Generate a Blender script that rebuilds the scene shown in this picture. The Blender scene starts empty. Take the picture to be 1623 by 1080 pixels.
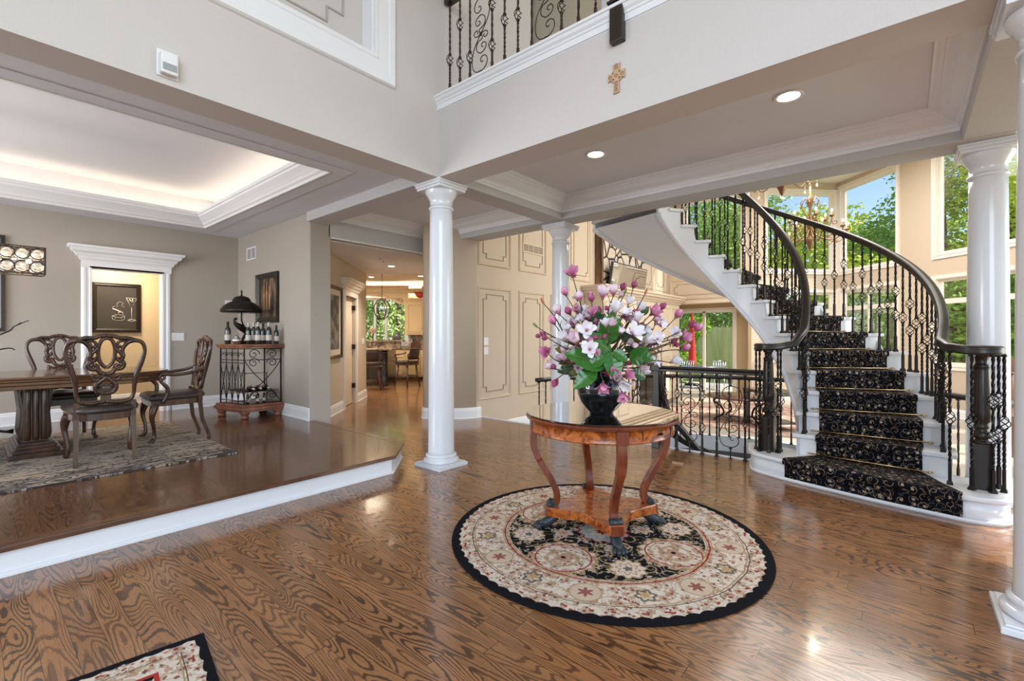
import bpy, math, random
from mathutils import Vector, Matrix
random.seed(7)
PI = math.pi
sc = bpy.context.scene
COL = sc.collection

# ------------------------------------------------------------------ camera, sky, sun, lights, exposure
TH = math.atan(624.5/736.0)                 # view direction, measured from +X towards +Y
cd = bpy.data.cameras.new('camera'); cam = bpy.data.objects.new('camera', cd); COL.objects.link(cam)
cam.location = (0, 0, 1.3); cam.rotation_euler = (PI/2, 0, TH-PI/2)
cd.sensor_width = 36; cd.lens = 36*736.0/1623; cd.shift_y = -7/1623; cd.clip_end = 300; cd.clip_start = .02
sc.camera = cam
vs = sc.view_settings
vs.view_transform = 'Standard'; vs.look = 'None'; vs.gamma = 1; vs.use_curve_mapping = False
vs.exposure = 0.70
w = bpy.data.worlds.new('sky'); sc.world = w; w.use_nodes = True
wn = w.node_tree; bg = wn.nodes['Background']
sky = wn.nodes.new('ShaderNodeTexSky'); sky.sky_type = 'NISHITA'; sky.sun_disc = False
sky.sun_elevation = math.radians(48); sky.sun_rotation = math.radians(160); sky.air_density = 1; sky.dust_density = .6; sky.ozone_density = 1.5
wn.links.new(sky.outputs[0], bg.inputs[0]); bg.inputs[1].default_value = 0.13

def light(kind, name, loc, power, size=None, direction=None, color=(1,1,1), spot=None, sizey=None):
    ld = bpy.data.lights.new(name, kind); ld.energy = power; ld.color = color
    o = bpy.data.objects.new(name, ld); COL.objects.link(o); o.location = loc
    if kind == 'AREA':
        ld.shape = 'RECTANGLE' if sizey else 'SQUARE'; ld.size = size
        if sizey: ld.size_y = sizey
    if kind == 'POINT' and size: ld.shadow_soft_size = size
    if kind == 'SPOT':
        ld.spot_size = math.radians(spot or 110); ld.spot_blend = .8; ld.shadow_soft_size = size or .05
    if kind == 'SUN': ld.angle = math.radians(1.0)
    if direction is not None:
        o.rotation_euler = Vector(direction).to_track_quat('-Z', 'Y').to_euler()
    return o
light('SUN', 'sun', (20,-20,30), 4.2, direction=(-.35,.62,-.70), color=(1,.94,.84))
COOL = (.80,.90,1.0); WARM = (1,.83,.62)
# added fill from behind the camera, standing in for assumed daylight; no windows modelled
light('AREA', 'entry_window_daylight', (-3.2,-2.6,3.4), 215, 4.2, (.75,.66,-.28), COOL, sizey=4.4)
# added fill for the dining room, from its unseen left side
light('AREA', 'dining_window_daylight', (-3.4,6.3,1.75), 120, 3.0, (1,0,-.05), (.95,.96,1), sizey=1.9)
# added fill for the two-storey room, shining down from under its ceiling
light('AREA', 'great_room_daylight', (9.6,1.2,5.1), 205, 4.5, (0,0,-1), (1,.97,.93), sizey=3.0)
light('AREA', 'upper_hall_daylight', (5.2,-1.5,5.3), 60, 2.0, (0,.3,-1), (1,.96,.9), sizey=3.0)  # added fill lamp over the upper hall
light('AREA', 'great_room_side_windows', (8.6,-4.9,1.6), 150, 4.5, (-.25,1,-.02), (1,.97,.93), sizey=3.2)  # added fill lamp at the open right side of the great room

# ------------------------------------------------------------------ object helpers
def tag(o, label=None, cat=None, group=None, kind=None):
    if label: o['label'] = label
    if cat: o['category'] = cat
    if group: o['group'] = group
    if kind: o['kind'] = kind
    return o
def thing(name, label, cat, loc=(0,0,0), rz=0, group=None):
    o = bpy.data.objects.new(name, None); COL.objects.link(o); o.location = loc; o.rotation_euler = (0,0,rz)
    o.empty_display_size = .05
    return tag(o, label, cat, group)
def copy_tree(o, parent=None):
    c = o.copy(); COL.objects.link(c)
    if parent is not None: c.parent = parent
    for ch in list(o.children): copy_tree(ch, c)
    return c

class MB:
    def __init__(s): s.v = []; s.f = []; s.m = []; s.sm = []
    def add(s, vs_, fs, m=0, smooth=False):
        b = len(s.v); s.v += [tuple(p) for p in vs_]
        for f_ in fs: s.f.append(tuple(b+i for i in f_)); s.m.append(m); s.sm.append(smooth)
        return s
    def box(s, x0,y0,z0,x1,y1,z1, m=0):
        v = [(x,y,z) for z in (z0,z1) for y in (y0,y1) for x in (x0,x1)]
        return s.add(v, [(0,2,3,1),(4,5,7,6),(0,1,5,4),(2,6,7,3),(0,4,6,2),(1,3,7,5)], m)
    def obox(s, c, sz, rz=0, m=0, M=None):
        hx,hy,hz = [t/2 for t in sz]
        R_ = M or Matrix.Rotation(rz,3,'Z')
        v = [Vector(c)+R_@Vector((x,y,z)) for z in (-hz,hz) for y in (-hy,hy) for x in (-hx,hx)]
        return s.add(v, [(0,2,3,1),(4,5,7,6),(0,1,5,4),(2,6,7,3),(0,4,6,2),(1,3,7,5)], m)
    def prism(s, poly, z0, z1, m=0, mp=None, smooth=False):
        n = len(poly); mp = mp or (lambda a,b,c:(a,b,c))
        v = [mp(a,b,z0) for a,b in poly]+[mp(a,b,z1) for a,b in poly]
        s.add(v, [tuple(range(n))[::-1], tuple(range(n,2*n))], m)
        b = len(s.v)-2*n
        for i in range(n):
            j = (i+1)%n; s.f.append((b+i,b+j,b+n+j,b+n+i)); s.m.append(m); s.sm.append(smooth)
        return s
    def lathe(s, prof, c=(0,0,0), seg=24, m=0, smooth=True, sy=1, M=None, cap=True):
        n = len(prof); v = []
        for i in range(seg):
            a = 2*PI*i/seg
            for r,z in prof:
                p = Vector((r*math.cos(a), r*math.sin(a)*sy, z))
                if M: p = M@p
                v.append((c[0]+p[0], c[1]+p[1], c[2]+p[2]))
        fs = []
        for i in range(seg):
            j = (i+1)%seg
            for k in range(n-1): fs.append((i*n+k, j*n+k, j*n+k+1, i*n+k+1))
        if cap and prof[0][0] > 1e-4: fs.append(tuple(i*n for i in range(seg))[::-1])
        if cap and prof[-1][0] > 1e-4: fs.append(tuple(i*n+n-1 for i in range(seg)))
        return s.add(v, fs, m, smooth)
    def tube(s, path, r, sides=6, m=0, closed=False, smooth=True, tw=0, flat=1.0):
        P_ = [Vector(p) for p in path]; n = len(P_)
        rs = r if isinstance(r,(list,tuple)) else [r]*n
        up = None; v = []
        for i in range(n):
            if closed: t = P_[(i+1)%n]-P_[i-1]
            else: t = P_[min(i+1,n-1)]-P_[max(i-1,0)]
            if t.length < 1e-9: t = Vector((0,0,1))
            t.normalize()
            if up is None:
                up = t.orthogonal().normalized()
                if abs(t.z) < .9: up = (Vector((0,0,1))-t*t.z).normalized()
            else:
                up = up-t*up.dot(t)
                up = up.normalized() if up.length > 1e-6 else t.orthogonal().normalized()
            sd = t.cross(up)
            for k in range(sides):
                a = 2*PI*k/sides+tw*i
                v.append(P_[i]+(up*math.cos(a)*flat+sd*math.sin(a))*rs[i])
        fs = []
        for i in range(n if closed else n-1):
            j = (i+1)%n
            for k in range(sides):
                l = (k+1)%sides; fs.append((i*sides+k, i*sides+l, j*sides+l, j*sides+k))
        if not closed: fs += [tuple(range(sides))[::-1], tuple((n-1)*sides+k for k in range(sides))]
        return s.add(v, fs, m, smooth)
    def sweep(s, path, prof, mp=None, closed=False, m=0, smooth=False, pc=True):
        # path in a plane (a,b), profile (sideways to the left of travel, out of plane)
        mp = mp or (lambda a,b,c:(a,b,c)); n = len(path); k = len(prof); v = []
        for i in range(n):
            def dr(p,q):
                d = Vector((q[0]-p[0], q[1]-p[1])); return d.normalized() if d.length > 1e-9 else Vector((1,0))
            if closed or 0 < i < n-1:
                d1 = dr(path[i-1], path[i]); d2 = dr(path[i], path[(i+1)%n])
            elif i == 0: d1 = d2 = dr(path[0], path[1])
            else: d1 = d2 = dr(path[-2], path[-1])
            nn = Vector((-d1.y-d2.y, d1.x+d2.x)); nn.normalize()
            c_ = max(.3, nn.dot(Vector((-d1.y, d1.x))))
            for u,h in prof: v.append(mp(path[i][0]+nn.x*u/c_, path[i][1]+nn.y*u/c_, h))
        fs = []
        for i in range(n if closed else n-1):
            j = (i+1)%n
            for q in range(k if pc else k-1):
                l = (q+1)%k; fs.append((i*k+q, j*k+q, j*k+l, i*k+l))
        if not closed and pc: fs += [tuple(range(k)), tuple((n-1)*k+q for q in range(k))[::-1]]
        return s.add(v, fs, m, smooth)
    def sweep3(s, path, prof, closed=False, m=0, smooth=True):
        # 3D path; profile (sideways horizontal, up)
        P_ = [Vector(p) for p in path]; n = len(P_); k = len(prof); v = []
        for i in range(n):
            t = (P_[(i+1)%n]-P_[i-1]) if closed else (P_[min(i+1,n-1)]-P_[max(i-1,0)])
            sd = Vector((-t.y,t.x,0))
            sd = sd.normalized() if sd.length > 1e-6 else Vector((0,1,0))
            upv = t.normalized().cross(sd)*-1
            if upv.z < 0: upv = -upv
            for u,h in prof: v.append(P_[i]+sd*u+upv*h)
        fs = []
        for i in range(n if closed else n-1):
            j = (i+1)%n
            for q in range(k):
                l = (q+1)%k; fs.append((i*k+q, j*k+q, j*k+l, i*k+l))
        if not closed: fs += [tuple(range(k)), tuple((n-1)*k+q for q in range(k))[::-1]]
        return s.add(v, fs, m, smooth)
    def grid(s, fn, nu, nv, m=0, smooth=True, cu=False):
        v = [fn(i/nu, j/nv) for i in range(nu+1) for j in range(nv+1)]
        fs = [(i*(nv+1)+j, (i+1)*(nv+1)+j, (i+1)*(nv+1)+j+1, i*(nv+1)+j+1) for i in range(nu) for j in range(nv)]
        return s.add(v, fs, m, smooth)
    def ball(s, c, r, seg=12, m=0, M=None):
        rx,ry,rz = r if isinstance(r,(tuple,list)) else (r,r,r)
        prof = [(math.sin(PI*i/8), -math.cos(PI*i/8)) for i in range(9)]
        prof[0] = (1e-5,-1); prof[-1] = (1e-5,1)
        b = len(s.v); s.lathe(prof, (0,0,0), seg, m)
        for i in range(b, len(s.v)):
            p = Vector((s.v[i][0]*rx, s.v[i][1]*ry, s.v[i][2]*rz))
            if M: p = M@p
            s.v[i] = (p.x+c[0], p.y+c[1], p.z+c[2])
        return s
    def mesh(s, name, mats):
        me = bpy.data.meshes.new(name); me.from_pydata(s.v, [], s.f)
        for mt in (mats if isinstance(mats,(list,tuple)) else [mats]): me.materials.append(mt)
        me.polygons.foreach_set('material_index', s.m); me.polygons.foreach_set('use_smooth', s.sm)
        me.update(); return me
    def build(s, name, mats, parent=None, loc=None, bevel=0, label=None, kind=None, solid=0, recalc=True, subdiv=0):
        me = s.mesh(name, mats)
        if recalc:
            import bmesh
            bm = bmesh.new(); bm.from_mesh(me); bmesh.ops.recalc_face_normals(bm, faces=bm.faces); bm.to_mesh(me); bm.free()
        o = bpy.data.objects.new(name, me); COL.objects.link(o)
        if parent is not None: o.parent = parent
        if loc: o.location = loc
        if solid:
            md = o.modifiers.new('thick','SOLIDIFY'); md.thickness = solid; md.offset = 0
        if bevel:
            md = o.modifiers.new('bevel','BEVEL'); md.width = bevel; md.segments = 2; md.limit_method = 'ANGLE'; md.angle_limit = math.radians(40)
        if subdiv:
            md = o.modifiers.new('sub','SUBSURF'); md.levels = subdiv; md.render_levels = subdiv
        if label: o['label'] = label
        if kind: o['kind'] = kind
        return o
def struct(name, mb, mats, **k): return mb.build(name, mats, kind='structure', **k)

# ------------------------------------------------------------------ node helpers
class S:
    def __init__(s, nt, so): s.nt = nt; s.so = so
    def _b(s, op, o, r=False): return mth(s.nt, op, *((o,s) if r else (s,o)))
    def __add__(s,o): return s._b('ADD',o)
    __radd__ = __add__
    def __sub__(s,o): return s._b('SUBTRACT',o)
    def __rsub__(s,o): return s._b('SUBTRACT',o,True)
    def __mul__(s,o): return s._b('MULTIPLY',o)
    __rmul__ = __mul__
    def __truediv__(s,o): return s._b('DIVIDE',o)
    def __gt__(s,o): return s._b('GREATER_THAN',o)
    def __lt__(s,o): return s._b('LESS_THAN',o)
def put(nt, inp, val):
    if isinstance(val, S): nt.links.new(val.so, inp)
    elif isinstance(val,(tuple,list)) and len(val)==3 and inp.type=='RGBA': inp.default_value = (*val,1)
    else: inp.default_value = val
def mth(nt, op, *a):
    n = nt.nodes.new('ShaderNodeMath'); n.operation = op
    for i,x in enumerate(a): put(nt, n.inputs[i], x)
    return S(nt, n.outputs[0])
class Mat:
    def __init__(s, name, rough=.5, metal=0, col=(.8,.8,.8), spec=.5, coat=0):
        s.m = bpy.data.materials.new(name); s.m.use_nodes = True; s.nt = s.m.node_tree
        s.b = s.nt.nodes['Principled BSDF']; s.tc = None
        s.set('Base Color', col); s.set('Roughness', rough); s.set('Metallic', metal); s.set('Specular IOR Level', spec)
        if coat: s.set('Coat Weight', coat); s.set('Coat Roughness', .08)
    def set(s, k, v): put(s.nt, s.b.inputs[k], v)
    def co(s):
        if not s.tc: s.tc = s.nt.nodes.new('ShaderNodeTexCoord')
        return S(s.nt, s.tc.outputs['Object'])
    def xyz(s, v=None):
        n = s.nt.nodes.new('ShaderNodeSeparateXYZ'); put(s.nt, n.inputs[0], v or s.co())
        return [S(s.nt, o) for o in n.outputs]
    def vec(s, x, y, z=0.0):
        n = s.nt.nodes.new('ShaderNodeCombineXYZ')
        for i,q in enumerate((x,y,z)): put(s.nt, n.inputs[i], q)
        return S(s.nt, n.outputs[0])
    def noise(s, v=None, scale=5, detail=2, rough=.5, dist=0, color=False):
        n = s.nt.nodes.new('ShaderNodeTexNoise'); put(s.nt, n.inputs['Vector'], v or s.co())
        n.inputs['Scale'].default_value = scale; n.inputs['Detail'].default_value = detail
        n.inputs['Roughness'].default_value = rough; n.inputs['Distortion'].default_value = dist
        return S(s.nt, n.outputs['Color' if color else 'Fac'])
    def vor(s, v=None, scale=5, feature='F1', rnd=1):
        n = s.nt.nodes.new('ShaderNodeTexVoronoi'); n.feature = feature; put(s.nt, n.inputs['Vector'], v or s.co())
        n.inputs['Scale'].default_value = scale; n.inputs['Randomness'].default_value = rnd
        return {k.name: S(s.nt,k) for k in n.outputs}
    def white(s, v):
        n = s.nt.nodes.new('ShaderNodeTexWhiteNoise'); put(s.nt, n.inputs['Vector'], v); return S(s.nt, n.outputs['Value'])
    def mix(s, f, a, b):
        n = s.nt.nodes.new('ShaderNodeMix'); n.data_type = 'RGBA'; n.clamp_factor = True
        put(s.nt, n.inputs[0], f); put(s.nt, n.inputs[6], a); put(s.nt, n.inputs[7], b); return S(s.nt, n.outputs[2])
    def mul(s, a, b):
        n = s.nt.nodes.new('ShaderNodeMix'); n.data_type = 'RGBA'; n.blend_type = 'MULTIPLY'
        n.inputs[0].default_value = 1; put(s.nt, n.inputs[6], a); put(s.nt, n.inputs[7], b); return S(s.nt, n.outputs[2])
    def step(s, x, lo, hi):
        n = s.nt.nodes.new('ShaderNodeMapRange'); n.interpolation_type = 'SMOOTHSTEP'
        put(s.nt, n.inputs[0], x); n.inputs[1].default_value = lo; n.inputs[2].default_value = hi; return S(s.nt, n.outputs[0])
    def f(s, op, *a): return mth(s.nt, op, *a)
    def bump(s, h, strength=.2, dist=.01):
        n = s.nt.nodes.new('ShaderNodeBump'); n.inputs['Strength'].default_value = strength; n.inputs['Distance'].default_value = dist
        put(s.nt, n.inputs['Height'], h); s.nt.links.new(n.outputs[0], s.b.inputs['Normal'])
def plain(name, col, rough=.5, metal=0, bumpscale=0, bs=.1, var=.0, coat=0, spec=.5, vs_=4):
    m = Mat(name, rough, metal, col, spec, coat)
    if var:
        m.set('Base Color', m.mix(m.noise(scale=vs_, detail=3), tuple(c*(1-var) for c in col), tuple(min(1,c*(1+var)) for c in col)))
    if bumpscale: m.bump(m.noise(scale=bumpscale, detail=3), bs, .004)
    return m.m
def emis(name, col, st):
    m = Mat(name, .5); m.set('Base Color', col); m.set('Emission Color', col); m.set('Emission Strength', st); return m.m
# ------------------------------------------------------------------ materials
def floor_mat(name, light, dark, swap=False, rough=.24, k=1.0):
    m = Mat(name, rough, coat=.25); x,y,z = m.xyz()
    if swap: x,y = y,x
    pw = .098
    i = m.f('FLOOR', x/pw); r1 = m.white(m.vec(i, 3.3))
    y2 = y+r1*7.0; j = m.f('FLOOR', y2/1.25); rid = m.white(m.vec(i, j, 2.0)); r2 = m.white(m.vec(j, i, 9.0))
    fx = m.f('FRACT', x/pw); fy = m.f('FRACT', y2/1.25)
    g = m.noise(m.vec(x*1.0+rid*31.0, y*.13+rid*17.0, rid*9.0), scale=8.2, detail=1.2, rough=.35, dist=.25)
    wob = m.noise(m.vec(x*1.0, y*.6), scale=60, detail=2)
    ring = m.f('FRACT', g*25.0+wob*.40)
    line = m.step(m.f('ABSOLUTE', ring-.5)+(m.noise(m.vec(x,y*.2,rid),scale=14,detail=1)-.5)*.35, .26, .10)
    fine = m.noise(m.vec(x*1.0, y*.035, rid), scale=260, detail=2)
    c = m.mix(rid, tuple(t*.72 for t in light), tuple(t*1.22 for t in light))
    c = m.mix(m.noise(m.vec(x, y*.4, r2), scale=6, detail=2), c, tuple(t*1.1 for t in light))
    c = m.mix(line*(.52+r2*.33), c, dark)
    c = m.mix(m.step(fine, .52, .72)*.45, c, dark)
    gap = m.f('MAXIMUM', fx < .018, fy < .0022)
    c = m.mix(gap*.85, c, (.012,.007,.004))
    m.set('Base Color', c)
    m.set('Roughness', .125+m.noise(scale=3, detail=3)*.09+line*.05)
    m.bump(1.0-line*.35-gap, .035, .003)
    return m.m
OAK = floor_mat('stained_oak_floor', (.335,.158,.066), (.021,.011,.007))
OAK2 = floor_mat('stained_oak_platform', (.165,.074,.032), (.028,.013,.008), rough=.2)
def wood(name, a, b, scale=8, rough=.32, coat=.3, ax='z', st=.12):
    m = Mat(name, rough, coat=coat); x,y,z = m.xyz()
    if ax == 'z': v = m.vec(x, y, z*st)
    elif ax == 'x': v = m.vec(x*st, y, z)
    else: v = m.vec(x, y*st, z)
    n = m.noise(v, scale=scale, detail=4, rough=.6, dist=.6); n2 = m.noise(v, scale=scale*9, detail=2)
    m.set('Base Color', m.mix(m.step(n*.75+n2*.25, .32, .68), a, b)); m.bump(n2, .08, .002)
    return m.m
CHAIRWOOD = wood('carved_chair_walnut', (.022,.010,.006), (.095,.038,.018), 9, .25)
TABLEWOOD = wood('dining_table_walnut', (.045,.018,.009), (.17,.066,.027), 7, .22, .5, 'x')
PEDWOOD = wood('pedestal_walnut', (.018,.008,.005), (.08,.032,.015), 7)
MAHOG = wood('mahogany', (.10,.018,.006), (.235,.05,.015), 8, .25, .3)
DARKWOOD = wood('espresso_wood', (.010,.007,.006), (.026,.017,.011), 10, .34, .1)
RACKWOOD = wood('rack_cherry', (.14,.04,.018), (.28,.09,.04), 8)
STOOLWOOD = wood('stool_wood', (.05,.018,.01), (.12,.045,.022), 8)
mb_ = Mat('burl_veneer', .22, coat=.35)
n_ = mb_.noise(scale=11, detail=5, rough=.65, dist=1.6); n2_ = mb_.noise(scale=60, detail=3)
mb_.set('Base Color', mb_.mix(mb_.step(n_*.8+n2_*.2,.34,.66), (.13,.020,.004), (.56,.155,.028))); BURL = mb_.m
def paint(name, col, bs=.05, rough=.85, sc_=90, weave=False):
    m = Mat(name, rough, spec=.25)
    n = m.noise(scale=sc_, detail=3)
    if weave:
        x,y,z = m.xyz(); n = m.noise(m.vec(x*1.0,y*1.0,z*.15), scale=160, detail=2)*.5+m.noise(m.vec(x*.15,y*.15,z), scale=160, detail=2)*.5
    m.set('Base Color', m.mix(n, tuple(c*.95 for c in col), tuple(c*1.05 for c in col)))
    m.bump(n, bs, .002); return m.m
W_FOYER = paint('foyer_paint', (.62,.585,.56))
W_BEAM = paint('beam_paint', (.54,.535,.535))
W_DINE = paint('dining_linen_wallcovering', (.43,.385,.335), .15, weave=True)
W_HALL = paint('hall_paint', (.58,.50,.40))
W_GREAT = paint('great_room_paint', (.58,.485,.38))
W_GREAT_SHADE = paint('great_room_recess_paint', (.50,.38,.24))  # great room tan darkened, alcove shade put into the colour
W_BACK = paint('back_room_paint', (.68,.55,.36))
CEIL = paint('ceiling_paint', (.75,.77,.82))
CEILW = paint('great_room_ceiling_paint', (.74,.68,.60))
TRIM = plain('white_trim_paint', (.85,.86,.88), .32)
COLM = plain('column_gloss_paint', (.74,.76,.80), .18, coat=.3)
CREAM = plain('cream_woodwork', (.66,.55,.42), .4)
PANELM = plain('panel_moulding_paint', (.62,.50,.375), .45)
CASING = plain('window_casing_paint', (.80,.74,.66), .4)
KCAB = plain('kitchen_cream_cabinet', (.62,.45,.25), .4, var=.12)
IRON = plain('wrought_iron', (.025,.021,.019), .38, .7, 120, .15)
IRONB = plain('bronze_iron', (.05,.035,.026), .4, .6, 120, .15)
BRASS = plain('brass', (.75,.52,.25), .25, 1)
CHROME = plain('nickel', (.7,.7,.7), .2, 1)
BLACKP = plain('black_lacquer', (.012,.012,.013), .2, coat=.5)
SHOE = BLACKP
LEATHER = plain('black_brown_leather', (.035,.022,.02), .33, 0, 300, .2)
TREADW = plain('white_stair_paint', (.76,.77,.80), .3)
PLASTIC = plain('white_plastic', (.82,.82,.82), .35)
VENTD = plain('vent_shadow', (.22,.18,.14), .7)
CER = plain('black_glazed_ceramic', (.006,.007,.009), .08, coat=1)
PAW = plain('verdigris_bronze_paw', (.045,.055,.065), .45, .5, 60, .4)
STEMM = plain('magnolia_bark', (.075,.05,.04), .8, 0, 60, .3)
SLATE = plain('dark_grey_stair_carpet', (.12,.125,.13), .95, 0, 200, .3)
RED = plain('red_canvas', (.62,.035,.03), .8)
PATIO = plain('patio_stone', (.55,.50,.45), .8, var=.2)
FENCE = None
def glass_mat(name, tint=(1,1,1), rough=.0, refl=.35):
    m = bpy.data.materials.new(name); m.use_nodes = True; nt = m.node_tree; nt.nodes.clear()
    o = nt.nodes.new('ShaderNodeOutputMaterial'); t = nt.nodes.new('ShaderNodeBsdfTransparent'); g = nt.nodes.new('ShaderNodeBsdfGlossy')
    fr = nt.nodes.new('ShaderNodeFresnel'); fr.inputs[0].default_value = 1.45
    mu = nt.nodes.new('ShaderNodeMath'); mu.operation = 'MULTIPLY'; mu.inputs[1].default_value = refl
    mx = nt.nodes.new('ShaderNodeMixShader'); t.inputs[0].default_value = (*tint,1); g.inputs['Roughness'].default_value = rough
    nt.links.new(fr.outputs[0], mu.inputs[0]); nt.links.new(mu.outputs[0], mx.inputs[0])
    nt.links.new(t.outputs[0], mx.inputs[1]); nt.links.new(g.outputs[0], mx.inputs[2]); nt.links.new(mx.outputs[0], o.inputs[0])
    return m
PANE = glass_mat('window_pane')
GTOP = glass_mat('table_glass', (.93,.97,.95), 0, 3.2)
CRYSTAL = Mat('crystal', .08, col=(.72,.68,.62)); CRYSTAL.set('Transmission Weight', .85); CRYSTAL.set('Emission Color',(1,.85,.65)); CRYSTAL.set('Emission Strength', .12); CRYSTAL = CRYSTAL.m  # faint warm glow added to the crystal itself
BULB = emis('warm_bulb', (1,.72,.42), 12)
CANLIGHT = emis('can_light_lens', (1,.90,.76), 9)
COVE = emis('cove_led_strip', (1,.78,.54), 8)
BOTTLE = plain('dark_bottle_glass', (.012,.016,.012), .08, coat=.6)
BOTLABEL = plain('bottle_label', (.55,.52,.46), .7)
FOIL = plain('bottle_foil', (.65,.62,.58), .35, .6)
FOILD = plain('dark_bottle_foil', (.05,.02,.02), .35, .4)
# leaves, petals
def leafmat(name, a, b, rough=.35, sub=.0):
    m = Mat(name, rough); m.set('Base Color', m.mix(m.noise(scale=30, detail=3), a, b)); 
    return m.m
LEAF = leafmat('glossy_leaf', (.014,.085,.012), (.06,.23,.03), .2)
LEAFD = leafmat('dark_leaf', (.012,.055,.025), (.03,.12,.03), .25)
LEAFB = leafmat('bronze_leaf_back', (.16,.08,.02), (.20,.19,.03), .45)
PETW = leafmat('white_petal', (.78,.70,.74), (.90,.88,.90), .5)
PETP = leafmat('pink_petal', (.42,.07,.19), (.70,.26,.44), .5)
PETD = leafmat('magenta_petal', (.27,.03,.09), (.5,.1,.22), .5)
PETO = leafmat('orange_bud', (.5,.09,.05), (.6,.2,.08), .5)
def treemat(name, a, b):
    m = Mat(name, .7); m.set('Base Color', m.mix(m.noise(scale=1.3, detail=4), a, b)); 
    m.set('Subsurface Weight', .0); return m.m
TREE1 = treemat('tree_leaves_yellow_green', (.42,.54,.04), (.75,.78,.10))
TREE2 = treemat('tree_leaves_green', (.16,.32,.03), (.42,.58,.08))
TREE3 = treemat('tree_leaves_pale', (.28,.44,.10), (.55,.68,.22))
BARK = plain('tree_bark', (.11,.08,.06), .9, 0, 20, .5)
GRASS = leafmat('lawn', (.08,.2,.03), (.2,.36,.07), .9)
FENCE = wood('garden_fence_boards', (.42,.44,.18), (.60,.62,.32), 5, .8, 0)

# stair runner: black with gold and grey scrolls
def scroll(m, x, y, scale, turns, rad, wdt, seedv):
    v = m.vec(x+seedv, y-seedv*.7, 0.0)
    V = m.vor(v, scale, 'F1', .75)
    px,py,pz = m.xyz(V['Position']); vx = x+seedv-px; vy = y-seedv*.7-py
    r = m.f('SQRT', vx*vx+vy*vy); a = m.f('ARCTAN2', vy, vx)/(2*PI)
    cr = m.xyz(V['Color'])[0]; sgn = (cr > .5)*2.0-1.0
    t = m.f('FRACT', r*turns*scale+a*sgn+cr*5.0)
    ln = m.step(m.f('ABSOLUTE', t-.5), wdt+.05, wdt-.03)
    return ln*m.step(r*scale, rad+.04, rad), r*scale, a, cr
def runner_mat():
    m = Mat('scroll_stair_carpet', .95, spec=.1)
    nt = m.nt; uv = S(nt, nt.nodes.new('ShaderNodeUVMap').outputs[0]); x,y,_ = m.xyz(uv)
    w1 = m.noise(m.vec(x,y), scale=9, detail=1)
    s1,r1,a1,c1 = scroll(m, x+w1*.03, y, 13.5, 2.0, .50, .06, 0.0)
    s2,r2,a2,c2 = scroll(m, x, y+w1*.03, 11.5, 2.3, .52, .045, 5.3)
    fl = m.step(r1-(m.f('COSINE', a1*2*PI*5.0)*.06+.12), .02, -.02)*(c1 > .40)
    c = m.mix(s2*.75, (.005,.006,.009), (.15,.135,.125))
    c = m.mix(s1*.9, c, m.mix(c1, (.29,.18,.10), (.22,.19,.16)))
    c = m.mix(fl*.9, c, m.mix(c1, (.55,.30,.20), (.62,.52,.40)))
    m.set('Base Color', c); m.bump(m.noise(m.vec(x,y), scale=400, detail=1), .4, .004); return m.m
RUNNER = runner_mat()

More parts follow.
